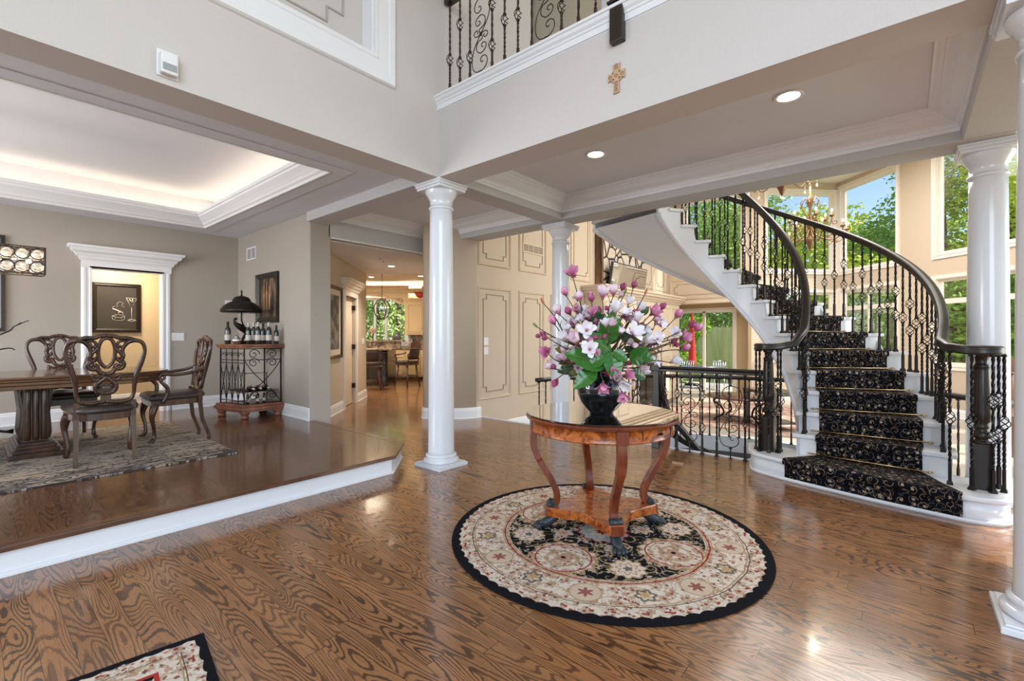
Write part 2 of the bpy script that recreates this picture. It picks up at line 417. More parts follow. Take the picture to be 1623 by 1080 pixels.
def flowers(m, x, y, scale, pet, R_, seedv, rnd=.8):
    v = m.vec(x+seedv, y+seedv*.37, 0.0); V = m.vor(v, scale, 'F1', rnd)
    px,py,_ = m.xyz(V['Position']); vx = x+seedv-px; vy = y+seedv*.37-py
    r = m.f('SQRT', vx*vx+vy*vy)*scale; a = m.f('ARCTAN2', vy, vx)
    cr,cg,cb = m.xyz(V['Color'])
    edge = m.f('COSINE', a*float(pet)+cr*6.0)*(.28*R_)+.75*R_
    return m.step(r-edge, .03, -.03), m.step(m.f('ABSOLUTE', r-edge), .055, .02), m.step(r, .35*R_, .25*R_), cr, cg
def oriental(name, mode):
    m = Mat(name, .95, spec=.1); x,y,z = m.xyz()
    ivory = (.68,.585,.48); gold = (.42,.29,.15); red = (.32,.03,.025); blk = (.008,.008,.011); sage = (.20,.20,.13); pink=(.46,.24,.17)
    wv = m.noise(scale=7, detail=2)
    if mode == 'round':
        r = m.f('SQRT', x*x+y*y); a = m.f('ARCTAN2', y, x)
        nrm = r/.985
    else:
        ax = m.f('ABSOLUTE', x); ay = m.f('ABSOLUTE', y)
        nrm = 1.0-m.f('MINIMUM', .45-ax, .75-ay)*1.45; a = m.f('ARCTAN2', y, x)
    f1,e1,k1,c1,g1 = flowers(m, x, y, 12.5, 5, .40, 0.0)
    f2,e2,k2,c2,g2 = flowers(m, x, y, 21.0, 6, .42, 3.1)
    f3,e3,k3,c3,g3 = flowers(m, x, y, 38.0, 4, .38, 7.7)
    s1,_,_,_ = scroll(m, x, y, 6.0, 2.0, .62, .05, 2.2)
    s2,_,_,_ = scroll(m, x, y, 10.0, 2.0, .62, .05, 8.2)
    # ivory field with motifs
    iv = m.mix(m.noise(scale=14, detail=2), ivory, (.74,.66,.57))
    iv = m.mix(s1*.55, iv, gold); iv = m.mix(s2*.3, iv, sage)
    iv = m.mix(e2*.45*(c2 > .5), iv, (.10,.085,.06)); iv = m.mix(f2*(c2 > .62)*.8, iv, m.mix(g2, pink, gold)); iv = m.mix(f3*(c3 > .86)*.9, iv, m.mix(g3, blk, red))
    iv = m.mix(e1*.6*(c1 > .35), iv, m.mix(c1, (.26,.10,.06), (.14,.12,.07))); iv = m.mix(f1*.5*(c1 > .4), iv, m.mix(g1, gold, pink)); iv = m.mix(k1*.9, iv, m.mix(g1, red, (.12,.1,.07)))
    # black field with ivory motifs
    bk = m.mix(s1*.9, blk, gold); bk = m.mix(s2*.75, bk, (.33,.30,.22))
    bk = m.mix(f2*(c2 > .84)*.9, bk, m.mix(g2, ivory, gold)); bk = m.mix(f1*(c1 > .66), bk, m.mix(g1, (.58,.50,.38), (.45,.30,.2))); bk = m.mix(e1*.8*(c1 > .66), bk, (.55,.45,.3)); bk = m.mix(k1*(c1 > .66), bk, m.mix(g1, red, blk))
    bk = m.mix(f3*(c3 > .9)*.8, bk, ivory)
    nw = nrm+(wv-.5)*.02
    if mode == 'round':
        ax = m.f('ABSOLUTE', x)/.985; ay = m.f('ABSOLUTE', y)/.985
        u = m.f('MAXIMUM', ax, ay); v = m.f('MINIMUM', ax, ay)
        p = (ax+ay)*.70711; q = m.f('ABSOLUTE', ax-ay)*.70711
        def dist(a1, b1, ca, cb=0.0):
            da = a1-ca; db = b1-cb; return m.f('SQRT', da*da+db*db), m.f('ARCTAN2', db, da)
        jit = (m.noise(scale=16, detail=1)-.5)*.05
        dA,aA = dist(u, v, .475); dB,aB = dist(p, q, .50); dC,aC = dist(p, q, .27)
        dD,aD = dist(u, v, .77*.92388, .77*.38268); dE,aE = dist(u, v, .77); dF,aF = dist(p, q, .77)
        scA = dA+m.f('COSINE', aA*14.0)*.012+jit
        # black field cut by four scalloped ivory medallions
        inner = m.step(scA, .192, .199)*m.step(nw, .632, .624)
        c = m.mix(inner, iv, bk)
        ringm = lambda c_, d_, r0, w_, col, k=1.0: m.mix(m.step(m.f('ABSOLUTE', d_-r0), w_, w_*.5)*k, c_, col)
        spA = m.step(m.f('ABSOLUTE', m.f('FRACT', dA*14.0+aA/(2*PI))-.5), .20, .10)*m.step(dA, .15, .14)
        c = m.mix(spA*.75, c, gold); c = ringm(c, scA, .192, .010, gold); c = ringm(c, dA, .165, .006, red); c = m.mix(m.step(dA+m.f('COSINE', aA*6.0)*.01, .05, .045)*.8, c, pink); c = m.mix(m.step(dA, .018, .012), c, blk)
        scB = dB+m.f('COSINE', aB*10.0)*.010
        c = m.mix(m.step(scB, .098, .092), c, ivory); c = ringm(c, scB, .096, .008, gold); c = ringm(c, dB+m.f('COSINE', aB*8.0)*.012, .055, .006, red, .8); c = m.mix(m.step(dB+m.f('COSINE', aB*5.0)*.006, .026, .022), c, (.15,.14,.12))
        scC = dC+m.f('COSINE', aC*6.0)*.014
        c = m.mix(m.step(scC, .060, .054), c, (.56,.47,.36)); c = m.mix(m.step(scC, .028, .022), c, pink)
        scM = nw+m.f('COSINE', a*12.0)*.010
        c = m.mix(m.step(scM, .165, .158), c, (.40,.40,.38)); c = ringm(c, scM, .160, .007, red); c = m.mix(m.step(nw+m.f('COSINE', a*8.0)*.014, .095, .088), c, ivory); c = m.mix(m.step(nw+m.f('COSINE', a*8.0)*.01, .045, .038), c, red)
        # main border: cream cartouches and small dark rosettes
        c = m.mix(m.step(dD, .088, .08)*.9, c, (.62,.50,.37)); c = ringm(c, dD, .082, .006, gold, .8); c = m.mix(m.step(dD+m.f('COSINE', aD*6.0)*.012, .036, .030)*.9, c, (.27,.07,.05))
        for d_,a_ in ((dE,aE),(dF,aF)):
            c = m.mix(m.step(m.f('ABSOLUTE', d_+m.f('COSINE', a_*6.0)*.008-.045), .012, .006)*.9, c, (.13,.11,.07)); c = m.mix(m.step(d_+m.f('COSINE', a_*5.0)*.008, .026, .020), c, (.50,.33,.14))
    else:
        c = iv
    def ring(c_, r0, wd, col, k=1.0): return m.mix(m.step(m.f('ABSOLUTE', nw-r0), wd, wd*.5)*k, c_, col)
    c = ring(c, .640, .005, gold); c = ring(c, .655, .007, red); c = ring(c, .668, .004, gold)
    c = ring(c, .855, .005, gold); c = ring(c, .87, .004, (.12,.08,.06))
    band = m.step(m.f('ABSOLUTE', nrm-.915), .03, .025)
    dash = m.f('SINE', a*46.0) > .2
    c = m.mix(band*dash*m.step(m.f('ABSOLUTE', nrm-.922+m.f('SINE', a*92.0)*.006), .009, .004)*(m.noise(scale=30,detail=0) > .48), c, red)
    scal = m.f('ABSOLUTE', m.f('SINE', a*38.0))*.014
    c = m.mix(m.step(nrm+scal, .958, .962), c, blk)
    if mode != 'round':
        c = m.mix(m.step(nrm, .745, .74), c, m.mix(f2, blk, ivory)); c = m.mix(m.step(m.f('ABSOLUTE', nrm-.745), .014, .010), c, (.42,.04,.035))
    m.set('Base Color', c); m.bump(m.noise(scale=420, detail=1), .5, .004); return m.m
RUG1 = oriental('round_oriental_wool', 'round')
RUG2 = oriental('entry_oriental_wool', 'rect')
RUGB = plain('black_rug_pile', (.010,.011,.015), .95, 0, 300, .4, spec=.1)
mm = Mat('distressed_dining_wool', .95, spec=.1); x,y,z = mm.xyz()
na = mm.noise(mm.vec(x*1.0, y*7.0), scale=4, detail=8, rough=.75); nb = mm.noise(mm.vec(x*1.0,y*1.6), scale=2.2, detail=3)
fa,ea,ka,ca,ga = flowers(mm, x, y, 7.5, 6, .6, 0.3); sa,_,_,_ = scroll(mm, x, y, 6.0, 2.4, .7, .11, 1.2)
base = mm.mix(nb, (.34,.24,.15), (.47,.42,.36))
edge = mm.step(y, 4.9, 5.5)
dk = mm.step(na*.9+sa*.07*(1.6-edge)+(1.0-edge)*.06+(nb-.5)*.22+ea*.03, .455, .52)
cc = mm.mix(dk*.92, base, (.018,.02,.026)); cc = mm.mix(mm.step(mm.noise(mm.vec(x, y*9.0), scale=9, detail=6, rough=.8), .54, .62)*.75, cc, (.50,.46,.42))
mm.set('Base Color', cc); DRUG = mm.m
mm = Mat('great_room_rug_wool', .95); mm.set('Base Color', mm.mix(mm.step(mm.noise(scale=6, detail=5),.4,.6), (.36,.20,.15), (.55,.42,.33))); GRUG = mm.m
mm = Mat('fieldstone', .85); V = mm.vor(scale=3.6, feature='DISTANCE_TO_EDGE')
nn = mm.noise(scale=9, detail=4)
mm.set('Base Color', mm.mix(mm.step(V['Distance'], .04, .075), (.03,.02,.016), mm.mix(nn, (.40,.31,.23), (.72,.64,.55)))); mm.bump(mm.step(V['Distance'],.0,.12), .8, .04); STONE = mm.m
mm = Mat('granite', .2, coat=.4); mm.set('Base Color', mm.mix(mm.step(mm.noise(scale=5, detail=7, rough=.7, dist=1.5),.4,.62), (.04,.03,.025), (.34,.25,.18))); GRANITE = mm.m
mm = Mat('mosaic_backsplash', .3); V = mm.vor(scale=14, rnd=.6); cr = mm.xyz(V['Color'])[0]; mm.set('Base Color', mm.mix(cr, (.62,.50,.36), (.25,.14,.09))); MOSAIC = mm.m
mm = Mat('amber_granite_counter', .25, coat=.4); mm.set('Base Color', mm.mix(mm.step(mm.noise(scale=9, detail=6, rough=.7),.4,.62), (.1,.06,.035), (.45,.34,.24))); COUNTER = mm.m
TVB = plain('black_screen', (.02,.022,.025), .03, coat=1, spec=1)
MIRROR = plain('mirror_glass', (.55,.55,.55), .03, 1)
# ------------------------------------------------------------------ architecture
ZB = 2.82
def wallseg(name, p0, p1, z0, z1, th, holes, mat, label=None):
    # wall from p0 to p1 (plan), thickness th to the left of travel, rectangular holes (t0,t1,za,zb)
    L = math.hypot(p1[0]-p0[0], p1[1]-p0[1]); dx,dy = (p1[0]-p0[0])/L,(p1[1]-p0[1])/L
    mp = lambda t,n,z: (p0[0]+dx*t-dy*n, p0[1]+dy*t+dx*n, z)
    ts = sorted({0,L}|{h[0] for h in holes}|{h[1] for h in holes}); mb = MB()
    for a,b in zip(ts, ts[1:]):
        hs = sorted([(h[2],h[3]) for h in holes if h[0] <= a+1e-6 and h[1] >= b-1e-6]); z = z0
        for za,zb in hs+[(z1,z1)]:
            if za-z > 1e-4:
                v = [mp(t,n,q) for q in (z,za) for n in (0,th) for t in (a,b)]
                mb.add(v, [(0,2,3,1),(4,5,7,6),(0,1,5,4),(2,6,7,3),(0,4,6,2),(1,3,7,5)])
            z = zb
    return struct(name, mb, mat), mp
BASEP = [(0,0),(.028,0),(.028,.014),(.018,.022),(.018,.125),(.012,.14),(.012,.155),(.004,.17),(0,.17)]
def baseboard(name, path, z, mat=None, flip=False, closed=False):
    prof = [(-u if flip else u, h) for u,h in BASEP]
    return struct(name, MB().sweep(path, [(u,h+z) for u,h in prof], closed=closed), mat or TRIM)

# floors
struct('floor', MB().prism([(-3,-4),(6,-4),(6,-.75),(5.3,-.75),(5.3,3.40),(5.52,3.40),(5.52,3.84),(5.36,3.84),(5.36,5.3),(-3,5.3)], -.25, 0), OAK)
struct('floor_hall', MB().prism([(2.9,5.3),(5.3,5.3),(5.3,6),(14,14.7),(14,19),(2.9,19)], -.25, 0), OAK)
PL = [(-4.5,3.72),(2.62,3.72),(3.01,4.11),(3.01,6.04),(2.96,6.05),(2.96,10),(-4.5,10)]
struct('floor_dining_platform', MB().prism(PL, .0, .14), TRIM)
PLT = [(-4.5,3.685),(2.635,3.685),(3.04,4.09),(3.04,6.045),(2.965,6.045),(2.965,8.6),(3.04,8.6),(3.04,10),(-4.5,10)]
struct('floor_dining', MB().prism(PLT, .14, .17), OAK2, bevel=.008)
struct('trim_platform_nosing', MB().sweep([(-4.5,3.68),(2.637,3.68),(3.045,4.088),(3.045,6.04)], [(0,.139),(0,.1715),(.09,.1715),(.09,.139)]), wood('oak_nosing', (.07,.03,.014), (.19,.085,.036), 8, .22, .3, 'x'), bevel=.006)
struct('trim_platform_shoe', MB().sweep([(-4.5,3.72),(2.62,3.72),(3.01,4.11),(3.01,6.03)], [(0,0),(-.022,0),(-.022,.012),(-.012,.022),(0,.025)]), TRIM)
# upper left wall with the recessed panel
mb = MB(); mb.box(-4.5,3.41,ZB,2.93,3.70,3.66); mb.box(2.22,3.41,3.66,2.93,3.70,5.9); mb.box(-4.5,3.41,5.3,2.22,3.7,5.9); mb.box(-4.5,3.55,3.66,2.22,3.7,5.3)
mb.box(2.93,3.41,3.44,4.4,3.7,5.9)
struct('wall_left', mb, W_FOYER)
XZ = lambda y0: (lambda a,b,n: (a, y0-n, b))
FR = [(0,0),(0,.035),(.03,.035),(.04,.028),(.14,.028),(.15,.035),(.2,.035),(.21,.02),(.215,0)]
nb = MB().sweep([(-3,3.665),(2.215,3.665),(2.215,5.25)], [(-u,n) for u,n in FR], XZ(3.41))
nb.box(-3,3.41,3.655,2.22,3.55,3.675); nb.box(2.205,3.41,3.66,2.225,3.55,5.3)
struct('trim_niche', nb, TRIM)
NP = [(-2.8,3.83),(1.88,3.83),(1.88,3.95),(2.02,3.95),(2.02,5.1)]
struct('trim_niche_moulding', MB().sweep(NP, [(-.009,0),(-.006,.012),(.006,.012),(.009,0)], XZ(3.55)), plain('niche_bead_paint',(.44,.40,.36),.6))
# gallery wall on the right: upper slab edge, fascia, floor, back wall
struct('wall_right', MB().box(2.93,-5,ZB,3.23,3.41,3.45), W_FOYER)
FAS = [(0,3.455),(-.012,3.455),(-.012,3.50),(-.02,3.505),(-.02,3.52),(-.035,3.535),(-.045,3.555),(-.055,3.56),(-.055,3.58),(0,3.58)]
struct('trim_gallery_fascia', MB().sweep([(2.93,-5),(2.93,3.41)], [(-u,h) for u,h in FAS]).box(2.93,-5,3.45,3.12,3.41,3.57), TRIM)
struct('floor_gallery', MB().box(3.23,-5,3.24,5.02,6.3,3.45).box(5.02,1.9,3.24,5.36,6.3,3.45), CEIL)
struct('wall_gallery_back', MB().box(4.9,2.6,3.45,5.02,5,5.9).box(4.9,1.3,5.4,5.02,2.6,5.9).box(4.9,-5,3.45,5.02,1.3,5.9), W_HALL)
struct('trim_gallery_casing', MB().sweep([(2.7,3.45),(2.7,5.35),(1.2,5.35),(1.2,3.45)], [(-.05,0),(-.05,.02),(.05,.03),(.05,0)], lambda a,b,n:(4.9-n,a,b)).box(4.87,2.75,3.45,4.9,3.41,3.6).box(3.25,3.385,3.45,4.9,3.41,3.60), TRIM)
struct('ceiling_upper', MB().box(-4.5,-5,5.9,5.02,6.3,6.0), CEILW)
# beams
bms = MB(); bms.box(2.93,3.41,ZB,3.23,6.06,3.3); bms.box(3.23,3.41,ZB,5.02,3.70,3.3); bms.box(5.02,-.63,ZB,5.36,5.6,3.45); bms.box(3.23,-.63,ZB,5.02,-.33,3.3)
bms.box(3.23,6.05,2.655,5.3,6.22,3.3)
struct('beam_grid', bms, W_BEAM, bevel=.01) 
bpy.data.objects['beam_grid'].name = 'ceiling_beams'
struct('ceiling_coffer', MB().box(3.2,-.4,3.07,5.05,3.45,3.2), CEIL)
struct('ceiling_coffer_hall', MB().box(3.2,3.65,3.07,5.3,6.1,3.2), CEIL)
struct('ceiling_coffer_entry', MB().box(3.2,-5,3.07,5.36,-.6,3.2), CEIL)  # unseen slab added to block light beyond the last beam
CR = [(0,2.90),(.012,2.90),(.012,2.93),(.02,2.935),(.02,2.955),(.035,2.97),(.05,2.975),(.09,2.995),(.13,3.03),(.145,3.035),(.15,3.045),(.17,3.05),(.185,3.06),(.2,3.06),(.2,3.07),(0,3.07)]
def crown(name, x0,y0,x1,y1, prof=CR, mat=None):
    return struct(name, MB().sweep([(x0,y0),(x1,y0),(x1,y1),(x0,y1)], prof, closed=True), mat or TRIM)
crown('trim_crown_coffer', 3.23,-.33,5.02,3.41)
crown('trim_crown_coffer_hall', 3.23,3.70,5.02,6.05)
# dining ceiling with lit tray
mb = MB()
mb.box(-4.5,3.70,2.94,2.97,4.35,3.1); mb.box(-4.5,8.08,2.94,2.97,8.6,3.1); mb.box(2.36,4.35,2.94,2.97,8.08,3.1); mb.box(-4.5,4.35,2.94,-3.2,8.08,3.1)
struct('ceiling_dining', mb, CEIL)
struct('ceiling_dining_tray', MB().box(-4.5,3.70,3.42,2.97,8.6,3.5).box(-3.4,4.0,3.10,2.65,4.05,3.42).box(-3.4,8.35,3.10,2.65,8.4,3.42).box(2.65,4.0,3.10,2.7,8.4,3.42).box(-3.45,4.0,3.10,-3.4,8.4,3.42), CEIL)
TC = [(0,2.935),(.0,2.925),(.02,2.925),(.03,2.95),(.05,2.965),(.06,2.985),(.09,3.02),(.12,3.05),(.13,3.06),(.13,3.085),(.145,3.09),(.145,3.13),(.13,3.13),(.13,3.1),(0,3.1)]
crown('trim_crown_tray', -3.2,4.35,2.36,8.08, [(u,h) for u,h in TC])
struct('trim_tray_frame', MB().sweep([(-3.35,4.2),(2.52,4.2),(2.52,8.22),(-3.35,8.22)], [(0,2.94),(0,2.932),(.15,2.93),(.15,2.94)], closed=True), CEIL)
led = MB().sweep([(-3.1,4.25),(2.45,4.25),(2.45,8.2),(-3.1,8.2)], [(0,3.112),(0,3.122),(.02,3.122),(.02,3.112)], closed=True).build('cove_light_strip', COVE)
tag(led, 'warm light strip hidden in the cove of the dining room ceiling tray', 'cove light')
# dining rear wall with the cased opening, right wall, room behind
wallseg('wall_dining_back', (-4.5,8.55),(3.3,8.55), .17, 2.96, .14, [(5.63,6.425,.17,2.24)], W_DINE)
struct('wall_dining_right', MB().prism([(2.97,6.05),(3.27,6.05),(3.27,6.52),(3.27,8.6),(2.97,8.6)], 0, 3.0), W_DINE, bevel=.015)
baseboard('baseboard_dining_right', [(2.97,6.05),(2.97,8.55),(2.045,8.55)], .17)
baseboard('baseboard_dining_back', [(1.01,8.55),(-4.5,8.55)], .17)
cas = MB()
CP = [(0,0),(0,.03),(.02,.03),(.03,.02),(.05,.02),(.06,.028),(.085,.028),(.1,.016),(.11,0)]
cas.sweep([(1.13,.17),(1.13,2.24),(1.925,2.24),(1.925,.17)], CP, XZ(8.55))
def cornice(mb, x0, x1, z, mp, steps=((.0,.03),(.10,.03),(.10,.045),(.13,.06),(.15,.06),(.15,.08),(.19,.10),(.21,.13),(.23,.14),(.25,.14),(.25,.16),(.27,.17),(.29,.17),(.29,0))):
    # entablature over an opening, projecting to the front and to both sides
    prev = None
    P2 = [(h,n) for h,n in steps]
    for (h0,n0),(h1,n1) in zip(P2, P2[1:]):
        if h1 <= h0: continue
        e0,e1 = n0-.03, n1-.03
        v = [mp(x0-e0,z+h0,0),mp(x0-e0,z+h0,n0),mp(x1+e0,z+h0,n0),mp(x1+e0,z+h0,0), mp(x0-e1,z+h1,0),mp(x0-e1,z+h1,n1),mp(x1+e1,z+h1,n1),mp(x1+e1,z+h1,0)]
        mb.add(v, [(0,1,2,3),(4,5,6,7),(0,1,5,4),(1,2,6,5),(2,3,7,6),(0,3,7,4)])
    return mb
cornice(cas, 1.02, 2.035, 2.24, XZ(8.55))
struct('trim_dining_opening', cas, TRIM)
struct('trim_dining_jamb', MB().box(1.12,8.55,.17,1.135,8.69,2.25).box(1.92,8.55,.17,1.935,8.69,2.25).box(1.12,8.55,2.235,1.935,8.69,2.25), TRIM)
struct('wall_pantry_back', MB().box(-1,9.9,.17,3.3,10,3.0).box(3.2,8.69,.17,3.3,9.9,3.0).box(-1,8.69,.17,-.9,9.9,3.0), W_BACK)
struct('ceiling_pantry', MB().box(-1,8.69,2.75,3.3,10,2.85), CEILW)
baseboard('baseboard_pantry', [(3.2,9.9),(-.9,9.9)], .17)
# hall: diagonal left wall, ceiling, header trim
HX0,HX1 = 3.27, 5.56
HD = 1/math.sqrt(2)
wh, HM = wallseg('wall_hall_left', (3.27,6.52),(5.56,8.81), 0, 2.66, .12, [(1.55,2.33,0,2.03)], W_HALL)
HMF = lambda a,b,n: HM(a,-n,b)
struct('wall_hall_corner', MB().prism([(5.56,8.81),(5.47,8.9),(4.2,10.2),(4.0,10.1)], 0, 2.66), W_HALL)
mb = MB().sweep([(1.55,0),(1.55,2.03),(2.33,2.03),(2.33,0)], CP, HMF); cornice(mb, 1.46, 2.42, 2.03, HMF)
struct('trim_hall_door', mb, CASING)
def base_on(name, mpf, a0, a1, z=0, mat=None): 
    struct(name, MB().sweep([(a0,z),(a1,z)], [(h,n) for n,h in BASEP], mpf), mat or TRIM)
base_on('baseboard_hall_near', HMF, .0, 1.44); base_on('baseboard_hall_far', HMF, 2.44, 3.24)
hd = MB(); 
for a,b,c,d in ((1.56,2.32,.01,2.02),): 
    v = [HM(t,n,z) for z in (c,d) for n in (.06,.10) for t in (a,b)]; hd.add(v, [(0,2,3,1),(4,5,7,6),(0,1,5,4),(2,6,7,3),(0,4,6,2),(1,3,7,5)])
dr = struct('door_1', hd, CREAM)
for z in (.3,1.05,1.8):
    hb = MB(); v = [HM(t,n,q) for q in (z,z+.09) for n in (-.002,.06) for t in (2.285,2.325)]; hb.add(v, [(0,2,3,1),(4,5,7,6),(0,1,5,4),(2,6,7,3),(0,4,6,2),(1,3,7,5)]); hb.build('hinge', IRON, dr)
struct('ceiling_hall', MB().prism([(3.2,6.2),(5.3,6.2),(7.39,6.67),(5.4,9.02),(3.2,9.0)], 2.64, 2.8), CEIL)
struct('trim_hall_header', MB().box(3.27,6.02,2.645,5.3,6.05,2.66), TRIM)
# wall between the hall and the two-storey room, with its rounded end
def cat(pts, n=5):
    P_ = [pts[0]]+list(pts)+[pts[-1]]; out = []
    for i in range(1, len(P_)-2):
        p0,p1,p2,p3 = [Vector(P_[i+q]) for q in (-1,0,1,2)]
        for j in range(n):
            t = j/n; out.append(tuple(.5*((2*p1)+(p2-p0)*t+(2*p0-5*p1+4*p2-p3)*t*t+(3*p1-p0-3*p2+p3)*t**3)))
    return out+[tuple(pts[-1])]
REND = cat([(4.82,5.97),(4.72,5.86),(4.70,5.76),(4.78,5.60),(4.92,5.42),(5.08,5.28),(5.26,5.2)])
struct('wall_great_panelled', MB().prism([(12.95,5.2),(12.95,5.35),(5.6,5.35),(5.25,5.75),(7.3,7.8),(7.2,7.9)]+REND, -.3, 5.35, smooth=True), W_GREAT)
for p_ in bpy.data.objects['wall_great_panelled'].data.polygons: p_.use_smooth = p_.area < .8 and abs(p_.normal.z) < .5
def rrpath(): return ([(4.86,6.01)]+REND+[(5.35,5.2)])[::-1]
baseboard('baseboard_hall_right', rrpath()[::-1], 0, flip=True)
baseboard('baseboard_great_panelled', [(5.5,5.2),(8.4,5.2)], -.3, flip=True)
# panel mouldings
def panel(mb, mp, a0, b0, a1, b1, inner=True, openb=False):
    O = [(0,0),(0,.012),(.008,.02),(.02,.012),(.03,.018),(.038,.006),(.04,0)]
    mb.sweep([(a0,b0),(a1,b0),(a1,b1),(a0,b1)], O, mp, closed=True)
    if inner:
        i = .12; n = .075; c0,d0,c1,d1 = a0+i,b0+i,a1-i,b1-i
        pth = [(c0+n,d0),(c1-n,d0),(c1-n,d0+n),(c1,d0+n),(c1,d1-n),(c1-n,d1-n),(c1-n,d1),(c0+n,d1),(c0+n,d1-n),(c0,d1-n),(c0,d0+n),(c0+n,d0+n)]
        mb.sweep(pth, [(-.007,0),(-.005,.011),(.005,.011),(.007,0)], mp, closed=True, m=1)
GW = XZ(5.2)
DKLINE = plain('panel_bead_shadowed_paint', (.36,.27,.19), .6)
mb = MB()
for a0,a1 in ((5.29,6.09),(6.31,7.05),(7.27,7.85)):
    panel(mb, GW, a0, .28, a1, 2.10)
for a0,a1 in ((5.29,6.09),(6.31,7.12),(7.97,8.75)): panel(mb, GW, a0, 2.45, a1, 4.7)
panel(mb, GW, 11.25, 2.55, 12.0, 4.7); panel(mb, GW, 12.12, 2.55, 12.85, 4.7)
panel(mb, lambda a,b,n:(12.95-n,a,b), 3.42, 2.32, 5.1, 2.86)
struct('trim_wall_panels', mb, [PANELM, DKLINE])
# great room: window walls
DW, DWM = wallseg('wall_great_upper', (12.95,5.35),(12.95,3.0), 2.2, 5.3, .16, [(.65,2.13,3.0,5.0)], W_GREAT)
wallseg('wall_great_doors', (13.6,5.5),(13.6,2.9), -.3, 2.2, .16, [(.28,1.92,-.3,2.02)], W_GREAT_SHADE)
struct('wall_great_alcove', MB().box(12.95,3.0,-.3,13.7,3.07,2.2).box(12.95,5.28,-.3,13.7,5.4,2.2), W_GREAT_SHADE)
struct('ceiling_great_alcove', MB().box(12.96,2.95,2.2,13.8,5.5,2.3), W_GREAT_SHADE)
C1 = (12.95,3.0); C2 = (14.6,1.35); C3 = (9.3,-3.95)
AW, AWM = wallseg('wall_bay_centre', C1, C2, -.3, 5.3, .16, [(.42,2.22,2.98,4.98),(.42,2.22,.72,2.42)], W_GREAT)
BW, BWM = wallseg('wall_bay_right', C2, C3, -.3, 5.3, .16, [(.12,1.68,2.95,5.05),(.12,1.68,.72,2.45),(2.58,4.75,2.95,5.05),(2.58,4.75,.72,2.45),(5.6,6.9,.72,5.05)], W_GREAT)
# openings are cut on the outer side (thickness outwards)
struct('ceiling_great', MB().prism([(5.36,5.3),(12.95,5.3),(12.95,3),(14.6,1.35),(9.3,-3.95),(8.2,-5.0),(5.02,-5.0),(5.02,1.2),(5.36,1.2)], 5.25, 5.4), CEILW)
def window(n, mpw, t0, t1, za, zb, vm=(), hm=(), cmat=None, c=.09, sgn=1, name='window'):
    mp = lambda a,b,k: mpw(a, -k*sgn, b)
    mb = MB().sweep([(t0,za),(t1,za),(t1,zb),(t0,zb)], [(0,.0),(0,.03),(-.02,.035),(-.04,.022),(-c+.02,.022),(-c,.03),(-c,0)], mp, closed=True)
    mb.sweep([(t0,za),(t1,za),(t1,zb),(t0,zb)], [(0,0.0),(.012,0),(.012,-.14),(0,-.14)], mp, closed=True)
    w_ = struct('%s_%d'%(name,n), mb, cmat or CASING)
    sb = MB().sweep([(t0+.012,za+.012),(t1-.012,za+.012),(t1-.012,zb-.012),(t0+.012,zb-.012)], [(0,-.05),(.045,-.05),(.045,-.10),(0,-.10)], mp, closed=True)
    for t in vm:
        v = [mp(a,b,k) for b in (za+.02,zb-.02) for k in (-.05,-.10) for a in (t-.035,t+.035)]; sb.add(v, [(0,2,3,1),(4,5,7,6),(0,1,5,4),(2,6,7,3),(0,4,6,2),(1,3,7,5)])
    for z in hm:
        v = [mp(a,b,k) for b in (z-.05,z+.05) for k in (-.05,-.10) for a in (t0+.02,t1-.02)]; sb.add(v, [(0,2,3,1),(4,5,7,6),(0,1,5,4),(2,6,7,3),(0,4,6,2),(1,3,7,5)])
    sb.build('sash', cmat or CASING, w_)
    MB().add([mp(t0+.03,za+.03,-.075),mp(t1-.03,za+.03,-.075),mp(t1-.03,zb-.03,-.075),mp(t0+.03,zb-.03,-.075)], [(0,1,2,3)]).build('pane', PANE, w_)
    return w_
dmp = lambda t,n,z: (12.95+n, 5.2-t, z)
window(1, dmp, .5, 1.98, 3.0, 5.0)
window(2, AWM, .42, 2.22, 2.98, 4.98, sgn=-1 if False else 1)
window(3, AWM, .42, 2.22, .72, 2.42, vm=(1.32,), hm=(1.95,))
window(4, BWM, .12, 1.68, 2.95, 5.05)
window(5, BWM, .12, 1.68, .72, 2.45, vm=(.9,), hm=(2.0,))
window(6, BWM, 2.58, 4.75, 2.95, 5.05)
window(7, BWM, 2.58, 4.75, .72, 2.45, hm=(2.0,))
dr = window(2, lambda t,n,z: (13.6+n, 5.5-t, z), .28, 1.92, -.3, 2.02, vm=(1.1,), name='door', c=.07)
baseboard('baseboard_great_bay', [(12.95,5.2),C1,C2,C3][1:], -.3, flip=True)
struct('trim_door_header', MB().box(12.92,3.02,2.19,12.95,5.2,2.27), CREAM)
# great room floor around the stairwell
SC = (5.173,1.531); RI,RO = .744,1.817
def SP(r,a,z=0): return (SC[0]+r*math.cos(a), SC[1]+r*math.sin(a), z)
arc = [SP(2.62, math.radians(d))[:2] for d in range(-72,82,4)]
struct('floor_great', MB().prism([(5.36,5.3),(13.75,5.4),(13.75,2.5),(14.7,1.3),(9.3,-4.1),(6,-5)]+arc, -.45, -.3), plain('great_room_floor_tile', (.42,.37,.31), .35, var=.1))
cw = MB()
cw.sweep(arc, [(0,-3),(0,-.45),(-.015,-.45),(-.015,-.26),(.03,-.26),(.03,-3)], m=0)
struct('trim_stairwell_curb', MB().sweep(arc, [(.02,-.50),(.02,-.27),(-.10,-.27),(-.10,-.50)]), TREADW)
struct('wall_stairwell', MB().sweep([SP(2.60,math.radians(d))[:2] for d in range(-72,90,4)], [(0,-3),(0,-.5),(-.1,-.5),(-.1,-3)]).box(5.2,-.8,-3,5.3,5.2,-.25), SLATE)
struct('floor_stairwell', MB().box(5.2,-1.2,-3.1,8.0,4.3,-3.0), SLATE)
